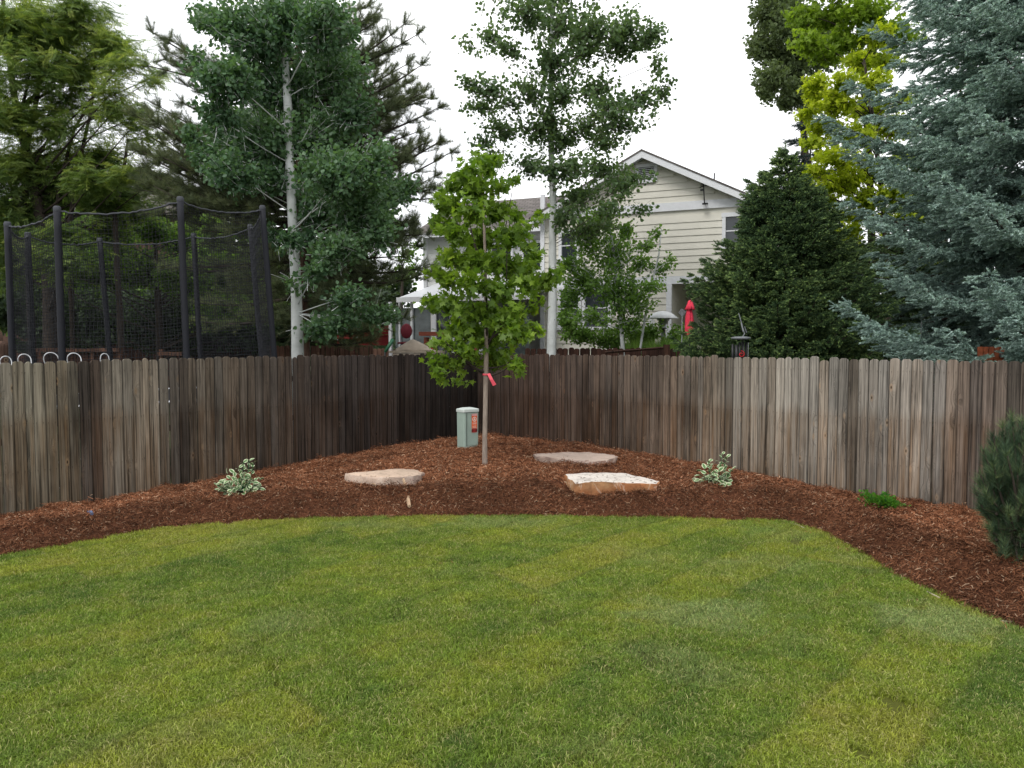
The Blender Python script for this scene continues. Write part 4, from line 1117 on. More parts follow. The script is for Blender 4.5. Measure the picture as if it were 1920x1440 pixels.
# ponderosa pine behind the left aspen
Y = 19.0
pt_tr = trunk_px([(568, 655, 26), (566, 500, 25), (566, 360, 22), (562, 200, 16), (560, 60, 11), (560, -60, 6)], Y)
root = thing('pine_tree', 'long-needled pine with red-brown trunk, its spiky boughs sticking out past the left aspen', 'tree', tuple(pt_tr[0][0]))
b = MB(); b.tube([p for p, r in pt_tr], [r for p, r in pt_tr], 10); b.build('trunk', M['bark_pine'], root, smooth=True)
tips = [(782,65,.0),(790,122,-.4),(720,100,.5),(795,172,-.3),(822,202,.2),(740,200,-.8),(824,265,-.3),(846,285,.3),(760,300,-.9),(815,330,.6),(770,350,-.5),(820,370,0),(700,450,-.8),(770,420,.2),(800,440,-.3),(755,480,-.9),(810,500,-.2),(690,560,-.8),(780,460,.8),(640,540,-1.2),
        (700,30,.2),(715,70,-.2),(690,10,.5),(318,75,.2),(335,125,-.3),(310,110,.6),(350,160,.3),(290,235,.2),(268,285,-.2),(280,330,.3),(330,300,-.5),(310,350,-.4),(345,380,-.6),(400,380,-.6),(430,430,-.7),(370,430,.2),(330,240,-.6),(300,200,.4),
        (480,480,-1.0),(520,540,-1.0),(610,560,-1.3),(660,500,-1.2),(440,520,.0),(470,590,-.3),(600,620,-.6),(720,520,.4),(650,400,-1.2),(480,400,-1.0),(520,300,-1.2),(620,300,-1.2),(600,150,-1),(500,150,-1),(450,80,.2),(660,100,.3),(640,620,-.3),(700,620,.2),(540,600,-.6)]
tips += [(x - RS.uniform(5, 45), y + RS.uniform(-28, 28), d_ + RS.uniform(-.5, .5)) for x, y, d_ in tips if x > 690 or x < 350]
tips += [(RS.uniform(262, 360), RS.uniform(210, 410), RS.uniform(-.5, 1.5)) for _ in range(22)] + [(RS.uniform(670, 790), RS.uniform(120, 440), RS.uniform(.2, 1.8)) for _ in range(26)]
tips += [(RS.uniform(310, 770), RS.uniform(60, 620), RS.uniform(.4, 2.6)) for _ in range(75)]
lim = MB(); P_, D_, N_, S_ = [], [], [], []
tz = [p.z for p, r in pt_tr]
for (px, py, dY) in tips:
    tp_ = np.array(at(px, py, Y + dY)); dist = math.hypot(tp_[0] - pt_tr[3][0].x, tp_[1] - Y)
    z0_ = max(1.5, tp_[2] - .12 * dist - .1 - (.15 if py < 350 else -.2) * dist)
    st = np.array((np.interp(z0_, tz, [p.x for p, r in pt_tr]), Y, z0_))
    pts = curve_pts(st, tp_, 8, -.07, .03)
    lim.tube(pts, list(np.linspace(.022 + .012 * dist, .01, 9)), 5)
    d = tp_ - pts[-3]; d /= np.linalg.norm(d)
    for i in range(2, 9):
        c = pts[i]; s = i / 8
        for _ in range(6 if s > .5 else 5):
            td = d * .8 + RS.normal(0, .55, 3); td[2] += .25; td /= np.linalg.norm(td); L = RS.uniform(.25, .7) * (1.15 - .6 * s)
            e_ = c + td * L; lim.tube([c, (c + e_) / 2 + (0, 0, -.02), e_], [.008, .007, .005], 3, cap=False)
            for s2 in (.2, .4, .6, .8, 1.0):
                P_.append(c + td * L * s2); D_.append(td * .6 + RS.normal(0, .32, 3) + (0, 0, .45)); N_.append(RS.normal(0, 1, 3)); S_.append(.18 * RS.uniform(.7, 1.2))
    P_.append(tp_); D_.append(d * .6 + (0, 0, .9)); N_.append(RS.normal(0, 1, 3)); S_.append(.2)
lim.build('branches', M['bark_dark'], root, smooth=True)
o = scatter('crown', [tuft_needles(400 + i, 34, 1.2, 1.0, .010, .30) for i in range(6)], np.array(P_), frames(np.array(D_), np.array(N_)), np.array(S_), M['n_pine'], parent=root); o['kind'] = 'stuff'
print('pine', len(P_))

# mugo pine at the right edge
mp = bed_at(1905, 1055)
root = thing('mugo_pine', 'shaggy dark green mugo pine at the right edge, standing on the mulch', 'shrub', tuple(mp))
lim = MB(); P_, D_, N_, S_ = [], [], [], []
cen = np.array(mp) + (.20, .1, .60)
for _ in range(340):
    q = RS.normal(0, 1, 3); q /= np.linalg.norm(q); q[2] = q[2] if q[2] > 0 else q[2] * .85
    rr = RS.uniform(.62, 1.0); e_ = cen + q * np.array((.46, .46, .70)) * rr
    e_[2] = max(e_[2], mp.z + .08)
    s0 = np.array(mp) + (RS.normal(0, .05), RS.normal(0, .05), .15 + .3 * RS.rand())
    pts = curve_pts(s0, e_, 4, -.08, .03); lim.tube(pts, [.014, .012, .011, .009, .007], 5)
    d = pts[-1] - pts[-3]; d /= np.linalg.norm(d)
    for s2 in (0, .06, .13, .2):
        P_.append(e_ - d * s2 * 1.2); D_.append(d * .7 + (0, 0, .5) + RS.normal(0, .15, 3)); N_.append(RS.normal(0, 1, 3)); S_.append(.115 * RS.uniform(.85, 1.2))
for (px, py, dy) in [(1885,785,0),(1868,800,.1),(1912,790,-.1),(1850,860,-.1),(1862,885,.0),(1848,925,0),(1875,840,-.2),(1895,870,-.2),(1858,975,0),(1880,950,-.3),(1905,920,-.3),(1870,1010,-.1),(1895,1040,-.15),(1856,955,.1)]:
    e_ = np.array(at(px + 14, py + 15, mp.y + dy)); s0 = np.array(mp) + (0, 0, .3); pts = curve_pts(s0, e_, 4, -.08, .03); lim.tube(pts, [.014, .012, .011, .009, .007], 5)
    d = pts[-1] - pts[-3]; d /= np.linalg.norm(d)
    for s2 in (-.1, -.03, .04, .1, .16): P_.append(e_ - d * s2); D_.append(d * .6 + (0, 0, .7) + RS.normal(0, .12, 3)); N_.append(RS.normal(0, 1, 3)); S_.append(.11 * RS.uniform(.85, 1.2))
lim.build('branches', M['bark_dark'], root, smooth=True)
o = scatter('needles', [tuft_needles(420 + i, 80, .95, 1.0, .013, .55) for i in range(5)], np.array(P_), frames(np.array(D_), np.array(N_)), np.array(S_), M['n_mugo'], parent=root); o['kind'] = 'stuff'

# ---------------------------------------------------------------- the cream house
t = NT('roof_shingles'); v = t.obj()
br = t.n('ShaderNodeTexBrick'); t.l(v, br.inputs['Vector']); br.inputs['Scale'].default_value = 1.0; br.inputs['Brick Width'].default_value = .33; br.inputs['Row Height'].default_value = .15
br.inputs['Color1'].default_value = (.10, .088, .082, 1); br.inputs['Color2'].default_value = (.17, .15, .14, 1); br.inputs['Mortar'].default_value = (.04, .035, .03, 1); br.inputs['Mortar Size'].default_value = .012
c = t.mix(1.0, br.outputs['Color'], t.ramp(t.noise(v, 1.2, 5), [(.3, .8), (.7, 1.15)]), 'MULTIPLY')
t.principled(c, .9, t.bump(br.outputs['Fac'], -.5, .02)); M['shingle'] = t.m

HO = Vector((4.06, 24.0, -.2)); HR = -math.atan2(.39, .92)
house = thing('house', 'cream two-storey house with gable end facing the gardens and white trim', 'house', tuple(HO), None, HR)
def hpart(mb, name, mat, parent=None): return mb.build(name, mat, parent or house, local=True)
GZ = 8.15                                   # apex above the house's own base
def roof_z(x): return GZ - .16 - .5 * abs(x)
XL, XR = -3.3, 4.6
openings = [(-2.78, -2.0, 2.75, 4.1, 'window'), (-1.95, -1.02, 2.75, 4.1, 'window'), (-2.75, -2.1, 4.95, 5.9, 'window'), (2.36, 3.05, 5.1, 6.12, 'window'), (-.22, .36, 7.28, 7.72, 'vent'), (XL, XR, 6.30, 6.56, 'band'), (XL, XR, 4.10, 4.34, 'band')]
def siding_run(x0f, x1f, z0, z1, y, parent, mat, step=.2, ops=()):
    z = z0
    while z < z1 - .02:
        zt = min(z + step, z1); segs = [(x0f(z, zt), x1f(z, zt))]
        for (a, b_, c_, d_, _) in ops:
            if d_ > z + .02 and c_ < zt - .02:
                ns = []
                for s in segs:
                    if a > s[0]: ns.append((s[0], min(a, s[1])))
                    if b_ < s[1]: ns.append((max(b_, s[0]), s[1]))
                segs = [s for s in ns if s[1] - s[0] > .02]
        for (xa, xb) in segs:
            if xb - xa < .03: continue
            m = MB(); xa2, xb2 = xa, xb
            m.add([(xa, y - .030, z), (xb, y - .030, z), (xb, y - .008, zt), (xa, y - .008, zt), (xa, y + .01, z), (xb, y + .01, z), (xb, y + .01, zt), (xa, y + .01, zt)],
                  [(0, 1, 2, 3), (1, 0, 4, 5), (0, 3, 7, 4), (2, 1, 5, 6), (3, 2, 6, 7)])
            hpart(m, 'siding_board', mat)
        z += step
def gl(z, zt): return max(XL, -(GZ - .16 - zt) / .5)
def gr_(z, zt): return min(XR, (GZ - .16 - zt) / .5)
siding_run(gl, gr_, 4.34, GZ - .3, 0, house, M['siding'], ops=openings)
siding_run(lambda a, b_: XL, lambda a, b_: .80, .1, 4.10, 0, house, M['siding'], ops=openings)
siding_run(lambda a, b_: .80, lambda a, b_: XR, .1, 4.10, 2.6, house, M['siding'])
m = MB()
m.prism([(XL, .0), (.8, .0), (.8, 4.2), (XR, 4.2), (XR, roof_z(XR) - .02), (0, GZ - .2), (XL, roof_z(XL) - .02)], .012, .2, lambda a, b_, c_: (a, c_, b_)); hpart(m, 'gable_wall', M['siding'])
m = MB(); m.box(((.8 + XR) / 2, 2.72, 2.1), (XR - .8, .2, 4.2)); m.box((XR, 1.3, 3.0), (.2, 2.9, 6)); m.box((.8, 1.3, 2.1), (.16, 2.55, 4.2)); m.box((XR - .05, 6, 3), (.2, 8, 6)); m.box((XL + .1, 5, 3), (.2, 10, 6)); hpart(m, 'wall', M['siding'])
m = MB(); m.box(((.8 + XR) / 2, 1.3, 4.25), (XR - .8, 2.6, .08)); hpart(m, 'porch_ceiling', M['white'])
m = MB(); m.box(((XL + XR) / 2, -.022, 6.43), (XR - XL, .05, .25)); hpart(m, 'frieze_board', M['white'])
m = MB(); m.box(((XL + XR) / 2, -.022, 4.22), (XR - XL, .05, .23)); hpart(m, 'belly_band', M['white'])
m = MB(); m.box((.80, -.025, 2.1), (.16, .08, 4.0)); hpart(m, 'corner_trim', M['white'])
m = MB(); m.box((XL - .02, -.025, 3.6), (.14, .08, 7.0)); hpart(m, 'corner_trim', M['white'])
for (a, b_, c_, d_, k) in openings:
    if k == 'window':
        f_ = MB(); cx, cz = (a + b_) / 2, (c_ + d_) / 2
        f_.box((a + .04, -.03, cz), (.10, .09, d_ - c_)); f_.box((b_ - .04, -.03, cz), (.10, .09, d_ - c_)); f_.box((cx, -.033, d_ - .04), (b_ - a + .06, .10, .12)); f_.box((cx, -.038, c_ + .03), (b_ - a + .08, .12, .09))
        fr_ = hpart(f_, 'window', M['white'])
        p_ = MB(); p_.box((cx, .0, cz), (b_ - a - .12, .02, d_ - c_ - .1)); hpart(p_, 'pane', M['dark_glass'], fr_)
        s_ = MB(); s_.box((cx, -.02, cz), (b_ - a - .16, .03, .035)); hpart(s_, 'sash_bar', M['white'], fr_)
    if k == 'vent':
        f_ = MB(); cx, cz = (a + b_) / 2, (c_ + d_) / 2
        f_.box((a, -.03, cz), (.09, .09, d_ - c_ + .1)); f_.box((b_, -.03, cz), (.09, .09, d_ - c_ + .1)); f_.box((cx, -.032, d_ + .01), (b_ - a - .08, .09, .09)); f_.box((cx, -.032, c_ - .03), (b_ - a - .08, .09, .09))
        vt = hpart(f_, 'attic_vent', M['white'])
        for i in range(7):
            s_ = MB(); s_.box((cx, -.02, c_ + .05 + i * .055), (b_ - a - .1, .05, .012), rx=.6); hpart(s_, 'louver', M['white'], vt)
        s_ = MB(); s_.box((cx, .01, cz), (b_ - a - .1, .01, d_ - c_)); hpart(s_, 'vent_backing', M['black_metal'], vt)
# gable roof
def slab(x0, z0, x1, z1, y0, y1, th, dz=0): 
    m = MB(); m.add([(x0, y0, z0 + dz), (x1, y0, z1 + dz), (x1, y1, z1 + dz), (x0, y1, z0 + dz), (x0, y0, z0 + dz - th), (x1, y0, z1 + dz - th), (x1, y1, z1 + dz - th), (x0, y1, z0 + dz - th)],
                    [(0, 1, 2, 3), (7, 6, 5, 4), (0, 4, 5, 1), (1, 5, 6, 2), (2, 6, 7, 3), (3, 7, 4, 0)]); return m
rf = hpart(slab(XL - .35, GZ - .5 * (-XL + .35), 0, GZ, -.42, 11, .05), 'roof', M['shingle'])
rf2 = hpart(slab(0, GZ, XR + .35, GZ - .5 * (XR + .35), -.42, 11, .05), 'roof', M['shingle'])
hpart(slab(XL - .35, GZ - .5 * (-XL + .35), -.001, GZ, -.40, -.34, .20, -.052), 'barge_board', M['white'])
hpart(slab(.001, GZ, XR + .35, GZ - .5 * (XR + .35), -.40, -.34, .20, -.052), 'barge_board', M['white'])
hpart(slab(XL - .3, GZ - .5 * (-XL + .3), -.001, GZ, -.335, .0, .02, -.17), 'soffit', M['white'])
hpart(slab(.001, GZ, XR + .3, GZ - .5 * (XR + .3), -.335, .0, .02, -.17), 'soffit', M['white'])
m = MB(); m.tube([(2.05, .3, GZ - 1.1), (2.05, .3, GZ - .75)], .022, 6); hpart(m, 'vent_pipe', M['black_metal'], rf2)
# weather instrument on the wall
m = MB(); m.tube([(1.86, -.25, 6.42), (1.82, -.25, 7.0)], .018, 6); m.tube([(1.86, -.04, 6.44), (1.86, -.25, 6.44)], .02, 6); m.tube([(1.72, -.25, 6.9), (1.92, -.25, 6.95)], .015, 5); m.box((1.8, -.25, 7.03), (.07, .05, .09)); m.box((1.87, -.2, 6.42), (.16, .1, .04)); m.box((1.78, -.25, 6.82), (.09, .06, .05))
hpart(m, 'weather_mast', M['black_metal'])
m = MB(); m.lathe([(.001, 0), (.13, 0), (.13, .05), (.001, .06)], (0, 0, 0), 14); o = m.build('exhaust_hood', M['siding_white'], house, local=True); o.location = (.28, -.06, 2.9); o.rotation_euler = (math.pi / 2, 0, 0); o.scale = (.8, 1.5, 1)
# wing
WX0, WX1 = -8.5, XL
m = MB(); m.box(((WX0 + WX1) / 2, 1.55, 3.2), (WX1 - WX0, .2, 6.2)); m.box((WX0 + .1, 4.6, 3.2), (.2, 6.0, 6.2)); hpart(m, 'wing_wall', M['siding_white'])
siding_run(lambda a, b_: WX0 + .12, lambda a, b_: WX1, 4.4, 6.2, 1.44, house, M['siding_white'])
m = MB(); m.box((WX0 + .05, 1.40, 4.6), (.14, .1, 3.4)); hpart(m, 'corner_trim', M['white'])
m = MB(); ze, zr = 6.25, 7.95; x0, x1 = WX0 - .35, -.8
m.add([(x0, 1.0, ze), (x1 - .6, 1.0, ze), (x1, 4.6, zr), (x0 + 0, 4.6, zr), (x0, 1.0, ze - .06), (x1 - .6, 1.0, ze - .06), (x1, 4.6, zr - .06), (x0, 4.6, zr - .06), (x0, 8.4, ze), (x1, 8.4, ze)], [(0, 1, 2, 3), (0, 4, 5, 1), (0, 3, 7, 4), (4, 7, 6, 5), (3, 2, 9, 8)])
hpart(m, 'wing_roof', M['shingle'])
m = MB(); m.box(((x0 + XL) / 2, .97, ze - .08), (XL - x0, .07, .14)); hpart(m, 'gutter', M['white'])
for i, wx in enumerate((-5.4, -4.2)):
    f_ = MB()
    for sx in (-.4, .4): f_.box((wx + sx, 1.40, 5.3), (.08, .08, 1.0))
    for sz in (4.8, 5.8): f_.box((wx, 1.398, sz), (.88, .08, .08))
    fr_ = hpart(f_, 'window', M['white']); p_ = MB(); p_.box((wx, 1.405, 5.3), (.72, .02, .92)); hpart(p_, 'pane', M['dark_glass'], fr_)
# covered patio with glass doors
m = MB(); m.add([(-7.55, -2.0, 3.78), (-2.9, -2.0, 3.78), (-2.9, 1.4, 4.55), (-7.75, 1.4, 4.55), (-7.55, -2.0, 3.72), (-2.9, -2.0, 3.72), (-2.9, 1.4, 4.49), (-7.75, 1.4, 4.49)], [(0, 1, 2, 3), (7, 6, 5, 4), (0, 4, 5, 1), (1, 5, 6, 2), (2, 6, 7, 3), (3, 7, 4, 0)])
hpart(m, 'patio_roof', M['plastic_white'])
m = MB(); m.box((-5.22, -2.06, 3.70), (4.7, .08, .16)); hpart(m, 'gutter', M['white'])
for i, (px, w_) in enumerate([(735, .10), (752, .05), (774, .08), (815, .14), (850, .05), (868, .08), (900, .1)]):
    D_ = (px - 960) / F; s = (D_ * 22.9 - 3.25) / (.92 + .39 * D_)
    m = MB(); m.box((s, -1.9, 1.85), (w_, .08, 3.6)); hpart(m, 'post', M['white'])
for i in range(7):
    xa = -7.75 + i * .68; m = MB(); m.box((xa + .3, -1.84 + .0, 1.8), (.62, .02, 3.3)); hpart(m, 'glass_door', M['shade_glass'] if i % 3 != 2 else M['dark_glass'])
m = MB(); m.box((-5.6, -1.9, .35), (4.6, .1, .12)); hpart(m, 'door_sill', M['white'])

# roof of the house at the far left
lr = at(285, 655, 36)
root = thing('far_house', 'brown shingled roof of a house glimpsed between the locust and the pine', 'house', (lr.x, lr.y, -.2))
zt, ze = at(285, 335, 36).z, at(285, 402, 34).z
m = MB(); m.add([(lr.x - 7, 34, ze), (lr.x + 2.2, 34, ze), (lr.x + 1.6, 38, zt), (lr.x - 7, 38, zt), (lr.x - 7, 42, ze), (lr.x + 2.2, 42, ze)], [(0, 1, 2, 3), (3, 2, 5, 4)]); rfo = m.build('roof', M['shingle'], root)
v_ = at(309, 336, 36.5); m = MB(); m.box((v_.x, v_.y, v_.z), (.3, .3, .3)); m.box((v_.x, v_.y, v_.z + .18), (.42, .42, .05)); m.build('roof_vent', M['steel'], rfo)
m = MB(); m.box((lr.x - 2.4, 38, ze / 2 - .1), (8.6, 7.0, ze)); m.build('wall', M['wood_red'], root)

# ---------------------------------------------------------------- trampoline
root = thing('trampoline', 'large trampoline with black poles and sagging black safety net beyond the left fence', 'trampoline', (at(255, 660, 14).x, 14.0, 0))
poles = [((14, 421), (24, 690), 12.6), ((107, 392), (117, 690), 11.85), ((338, 374), (351, 690), 12.3), ((492, 390), (516, 690), 13.9), ((469, 425), (492, 690), 15.4), ((363, 441), (377, 690), 16.2), ((187, 450), (208, 690), 15.7), ((52, 440), (62, 690), 14.1)]
tops, bots = [], []
for (tx, ty), (bx, by), Y in poles:
    tpz, btz = at(tx, ty, Y), at(bx, by, Y)
    dirp = (tpz - btz); bt0 = btz - dirp * (btz.z / dirp.z)
    tops.append(tpz); bots.append(bt0)
    m = MB(); m.tube([bt0, tpz - dirp.normalized() * .05], [.028, .028], 8); pl = m.build('pole', M['steel'], root, smooth=True)
    m = MB(); a = bt0 + (tpz - bt0) * .35; k = [a + (tpz - a) * i / 9 for i in range(10)]
    m.tube(k, [.050 + .003 * (i % 2) for i in range(10)], 12); m.build('foam_sleeve', M['black_pad'], pl, smooth=True)
    m = MB(); m.lathe([(.001, .05), (.04, .045), (.055, .02), (.055, -.03), (.05, -.04)], tpz, 12); m.build('pole_cap', M['strap'], pl, smooth=True)
cx_ = sum((p for p in bots), Vector()) / 8
tops_in = [p + (cx_ - p) * 0 for p in tops]
strap = MB(); net = MB(); NV, NF = [], []
cols_all = []
for i in range(8):
    A, B = tops_in[i], tops_in[(i + 1) % 8]; A2, B2 = bots[i] + (tops[i] - bots[i]) * .33, bots[(i + 1) % 8] + (tops[(i + 1) % 8] - bots[(i + 1) % 8]) * .33
    L = (B - A).length; n = max(14, int(L / .052)); sag = .062 * L
    pts = []
    for k in range(n + 1):
        u = k / n; top = A.lerp(B, u); top.z -= sag * 4 * u * (1 - u) + .03
        bot = A2.lerp(B2, u); pull = Vector((cx_.x - top.x, cx_.y - top.y, 0)).normalized() * (.10 * 4 * u * (1 - u))
        pts.append(top)
        cols_all.append((top, bot, pull))
    sp = MB(); 
    for q_, (p0_, p1_) in enumerate(zip(pts[:-1], pts[1:])):
        pass
    sp.tube([p + Vector((0, 0, RS.normal(0, .006))) for p in pts], .015, 6); sp.build('top_strap', M['strap'], root, smooth=True)
ROWS = 46
grid = []
for (top, bot, pull) in cols_all:
    col = []
    for j in range(ROWS + 1):
        w_ = j / ROWS; p = top.lerp(bot, w_) + pull * math.sin(math.pi * min(1, w_ * 1.1)) ; p.x += .006 * math.sin(j * 1.7 + top.x * 9); col.append(np.array(p))
    grid.append(col)
G = np.array(grid); nc = len(G); r_ = .0036
def strips(A, B):
    """thin three-sided cords from points A to B"""
    d = B - A; d /= np.linalg.norm(d, axis=1, keepdims=True) + 1e-9
    x = np.cross(d, np.array((.3, .2, .9))); x /= np.linalg.norm(x, axis=1, keepdims=True) + 1e-9; y = np.cross(d, x)
    V, Fc = [], []
    ring = [x * math.cos(a) * r_ + y * math.sin(a) * r_ for a in (0, 2.094, 4.189)]
    V = np.stack([A + ring[0], A + ring[1], A + ring[2], B + ring[0], B + ring[1], B + ring[2]], 1).reshape(-1, 3)
    tf = np.array([(0, 1, 4, 3), (1, 2, 5, 4), (2, 0, 3, 5)]); Fc = (tf[None] + (np.arange(len(A)) * 6)[:, None, None]).reshape(-1, 4)
    return V, Fc
A = np.concatenate([G[:, :-1].reshape(-1, 3), G.reshape(nc, ROWS + 1, 3).reshape(-1, 3)])
B = np.concatenate([G[:, 1:].reshape(-1, 3), np.roll(G, -1, axis=0).reshape(-1, 3)])
ok = np.linalg.norm(A - B, axis=1) < .4
V, Fc = strips(A[ok], B[ok])
o = link('safety_net', np_mesh('safety_net', V - np.array(root.location), Fc, M['net']), root); o['kind'] = 'stuff'
m = MB(); ring = [bots[i] + (tops[i] - bots[i]) * .27 for i in range(8)]
for i in range(8): m.tube([ring[i], ring[(i + 1) % 8]], .03, 6)
m.build('frame_ring', M['steel'], root)
m = MB(); cz = sum((p.z for p in ring)) / 8; m.add([(p.x, p.y, cz - .02) for p in ring], [tuple(range(8))]); m.build('jumping_mat', M['black_pad'], root)
for i in range(0, 8, 2):
    m = MB(); a, b_ = ring[i], ring[i + 1]; m.tube([a, (a.x, a.y, -.15), (b_.x, b_.y, -.15), b_], .025, 6); m.build('leg', M['steel'], root)

# ---------------------------------------------------------------- things over the fence
hoops = [(4, 17, 668, 12.0), (37, 54, 664, 11.9), (85, 106, 661, 11.8), (129, 148, 662, 11.8), (191, 200, 663, 12.0)]
hl = ['white hoop nearest the left picture edge, tip only over the fence', 'grey-white hoop beside the netting, second from the left', 'tallest white hoop over the left fence pickets', 'white hoop right of the black trampoline pole', 'narrow white hoop, rightmost over the left fence']
for (x0, x1, yt, Y), lb in zip(hoops, hl):
    A, T_, B = at(x0, yt + 22, Y), at((x0 * .6 + x1 * .4), yt, Y), at(x1 + 4, yt + 22, Y)
    pts = []
    for k in range(15):
        u = k / 14; a_ = math.pi * (1 - u); cxh = (A.x + B.x) / 2 - (B.x - A.x) * .10 * math.sin(a_); pts.append(Vector((cxh + math.cos(a_) * (B.x - A.x) / 2, Y + .05 * math.sin(a_ * 2), A.z + (T_.z - A.z) * math.sin(a_))))
    pts = [Vector((pts[0].x, Y, .0))] + pts + [Vector((pts[-1].x, Y, .0))]
    m = MB(); m.tube(pts, .008, 7); o = m.build('garden_hoop', M['plastic_white'], smooth=True); tag(o, lb, 'garden hoop', 'white hoops over the left fence')

# green-handled shears leaning over the fence
A, B, C_ = at(737, 636, 15.6), at(722, 660, 15.55), at(713, 680, 15.5)
root = thing('pruning_tool', 'green-handled tool poking up over the left fence near the tan canvas', 'tool', tuple(C_))
m = MB(); m.tube([B, B.lerp(A, .5), A], [.03, .035, .04], 8); m.build('handle', M['green_tool'], root, smooth=True)
m = MB(); m.tube([C_ + V3(0, .35, -.35), B], [.014, .018], 6); m.build('shaft', M['steel'], root)

# red bench and chair
def board(root, c, d, mat, name, rz=0, rx=0, ry=0):
    m = MB(); m.box(c, d, rz, 0, rx, ry); return m.build(name, mat, root)
A = at(700, 655, 27.5)
root = thing('garden_bench', 'dark red wooden garden bench low behind the aspen branches', 'bench', (A.x, A.y, -.16))
def bz(px, py): return at(px, py, A.y)
for i in range(4):
    w0 = 685 if i < 2 else 678
    p0, p1 = bz(w0, 612 + i * 6), bz(732, 612 + i * 6); board(root, ((p0.x + p1.x) / 2, A.y + .3, p0.z), (p1.x - p0.x, .03, .095), M['red'], 'slat')
p0, p1 = bz(664, 629), bz(734, 629); board(root, ((p0.x + p1.x) / 2, A.y, p0.z), (p1.x - p0.x, .5, .05), M['red'], 'seat')
p0, p1 = bz(672, 640), bz(730, 640); board(root, ((p0.x + p1.x) / 2, A.y - .25, p0.z), (p1.x - p0.x, .04, .28), M['red'], 'front_panel')
for px in (668, 732): p = bz(px, 640); board(root, (p.x, A.y - .2, .9), (.1, .1, 2.1), M['red'], 'leg')
A = at(645, 640, 26.5)
root = thing('garden_chair', 'small red chair half hidden in leaves, left of the red bench', 'chair', (A.x, A.y, -.16))
for i in range(3): p = at(640 + i * 6, 622, 26.5); board(root, (p.x, A.y, p.z), (.08, .03, .5), M['red'], 'slat', 0, 0, .1)
p = at(648, 634, 26.2); board(root, (p.x, p.y, p.z), (.55, .5, .05), M['red'], 'seat')
for sx in (-.25, .25): board(root, (p.x + sx, p.y, p.z / 2), (.06, .06, p.z + .2), M['red'], 'leg')
# round red chair at glass door
A = at(762, 622, 22.9 + 1)
root = thing('patio_chair', 'dark red round-backed patio chair in front of the glass doors', 'chair', (A.x, A.y, .2))
m = MB(); m.lathe([(.001, -.04), (.19, -.03), (.215, 0), (.19, .03), (.001, .04)], (0, 0, 0), 20); o = m.build('backrest', M['red_dark'], root, smooth=True, local=True); o.location = (0, 0, A.z - .2 + .02); o.rotation_euler = (math.pi / 2 - .15, 0, 0); o.scale = (.85, 1.1, 1)
m = MB(); m.lathe([(.001, -.03), (.24, -.03), (.24, .03), (.001, .04)], (0, 0, 0), 16); o = m.build('seat', M['red_dark'], root, smooth=True, local=True); o.location = (0, -.25, A.z - .2 - .35)
for sx in (-.2, .2):
    for sy in (-.42, -.05):
        m = MB(); m.tube([(sx, sy, A.z - .6), (sx * 1.2, sy, -.3)], .012, 6); m.build('leg', M['steel'], root, local=True)
# orange-red table
A, B = at(788, 626, 22.5), at(905, 624, 22.0)
root = thing('patio_table', 'orange-red table top edge seen left of the young maple crown', 'table', ((A.x + B.x) / 2, 22.6, -.1))
m = MB(); m.box(((A.x + B.x) / 2, 22.7, A.z), (B.x - A.x, 1.1, .11)); m.build('tabletop', M['terracotta'], root)
for px in (800, 893):
    for dy in (-.35, .35):
        p = at(px, 640, 22.7); m = MB(); m.box((p.x, 22.7 + dy, A.z / 2 - .1), (.08, .08, A.z)); m.build('leg', M['terracotta'], root)
# white plastic piece and red cushion
A = at(808, 650, 21.5); root = thing('red_crate', 'small red and dark crate behind the lowest maple leaves', 'crate', (A.x, A.y, A.z - .2))
m = MB(); m.box(A, (.30, .25, .22)); m.build('body', M['red_dark'], root); m = MB(); m.box(A + V3(.05, -.14, .02), (.14, .02, .14), ry=.6); m.build('red_panel', M['red_dot'], root)
# tan canvas heap
A = at(782, 650, 20.0)
gx_, gy_ = np.meshgrid(np.linspace(-1, 1, 26), np.linspace(-1, 1, 18))
hh = np.clip(1 - np.abs(gx_ + .18) ** 1.3, 0, 1) * np.clip(1 - gy_ ** 2, 0, 1) * .9 + .35 * (fbm(gx_ * 2.2 + 5, gy_ * 2.2, 3, 91) - .4) * np.clip(1 - gx_ ** 2, 0, 1)
V = np.stack([A.x + gx_ * .52, A.y + gy_ * .35, A.z - .10 + np.clip(hh, 0, 2) * .30], -1).reshape(-1, 3)
idx = np.arange(gx_.size).reshape(gx_.shape); q = np.stack([idx[:-1, :-1], idx[:-1, 1:], idx[1:, 1:], idx[1:, :-1]], -1).reshape(-1, 4)
o = link('canvas_cover', np_mesh('canvas_cover', V, q, M['tan'])); tag(o, 'crumpled tan canvas heaped on a stack just beyond the fence, by the glass doors', 'tarpaulin'); md = o.modifiers.new('t', 'SOLIDIFY'); md.thickness = .01
root = thing('flagstone_stack', 'stack of thin tan flagstones under the crumpled canvas', 'stone stack', (A.x, A.y, 0))
for i in range(5):
    z = A.z - .13 - i * .07; m = MB(); m.box((A.x + .05 * (i % 2), A.y, z), (1.3 - .08 * (i % 3), .8, .055), rz=.05 * (i - 2)); m.build('flagstone', M['tan'], root)
m = MB(); m.box((A.x, A.y, (A.z - .45) / 2), (1.1, .6, A.z - .45 + .2)); m.build('support_block', M['wood_red'], root)

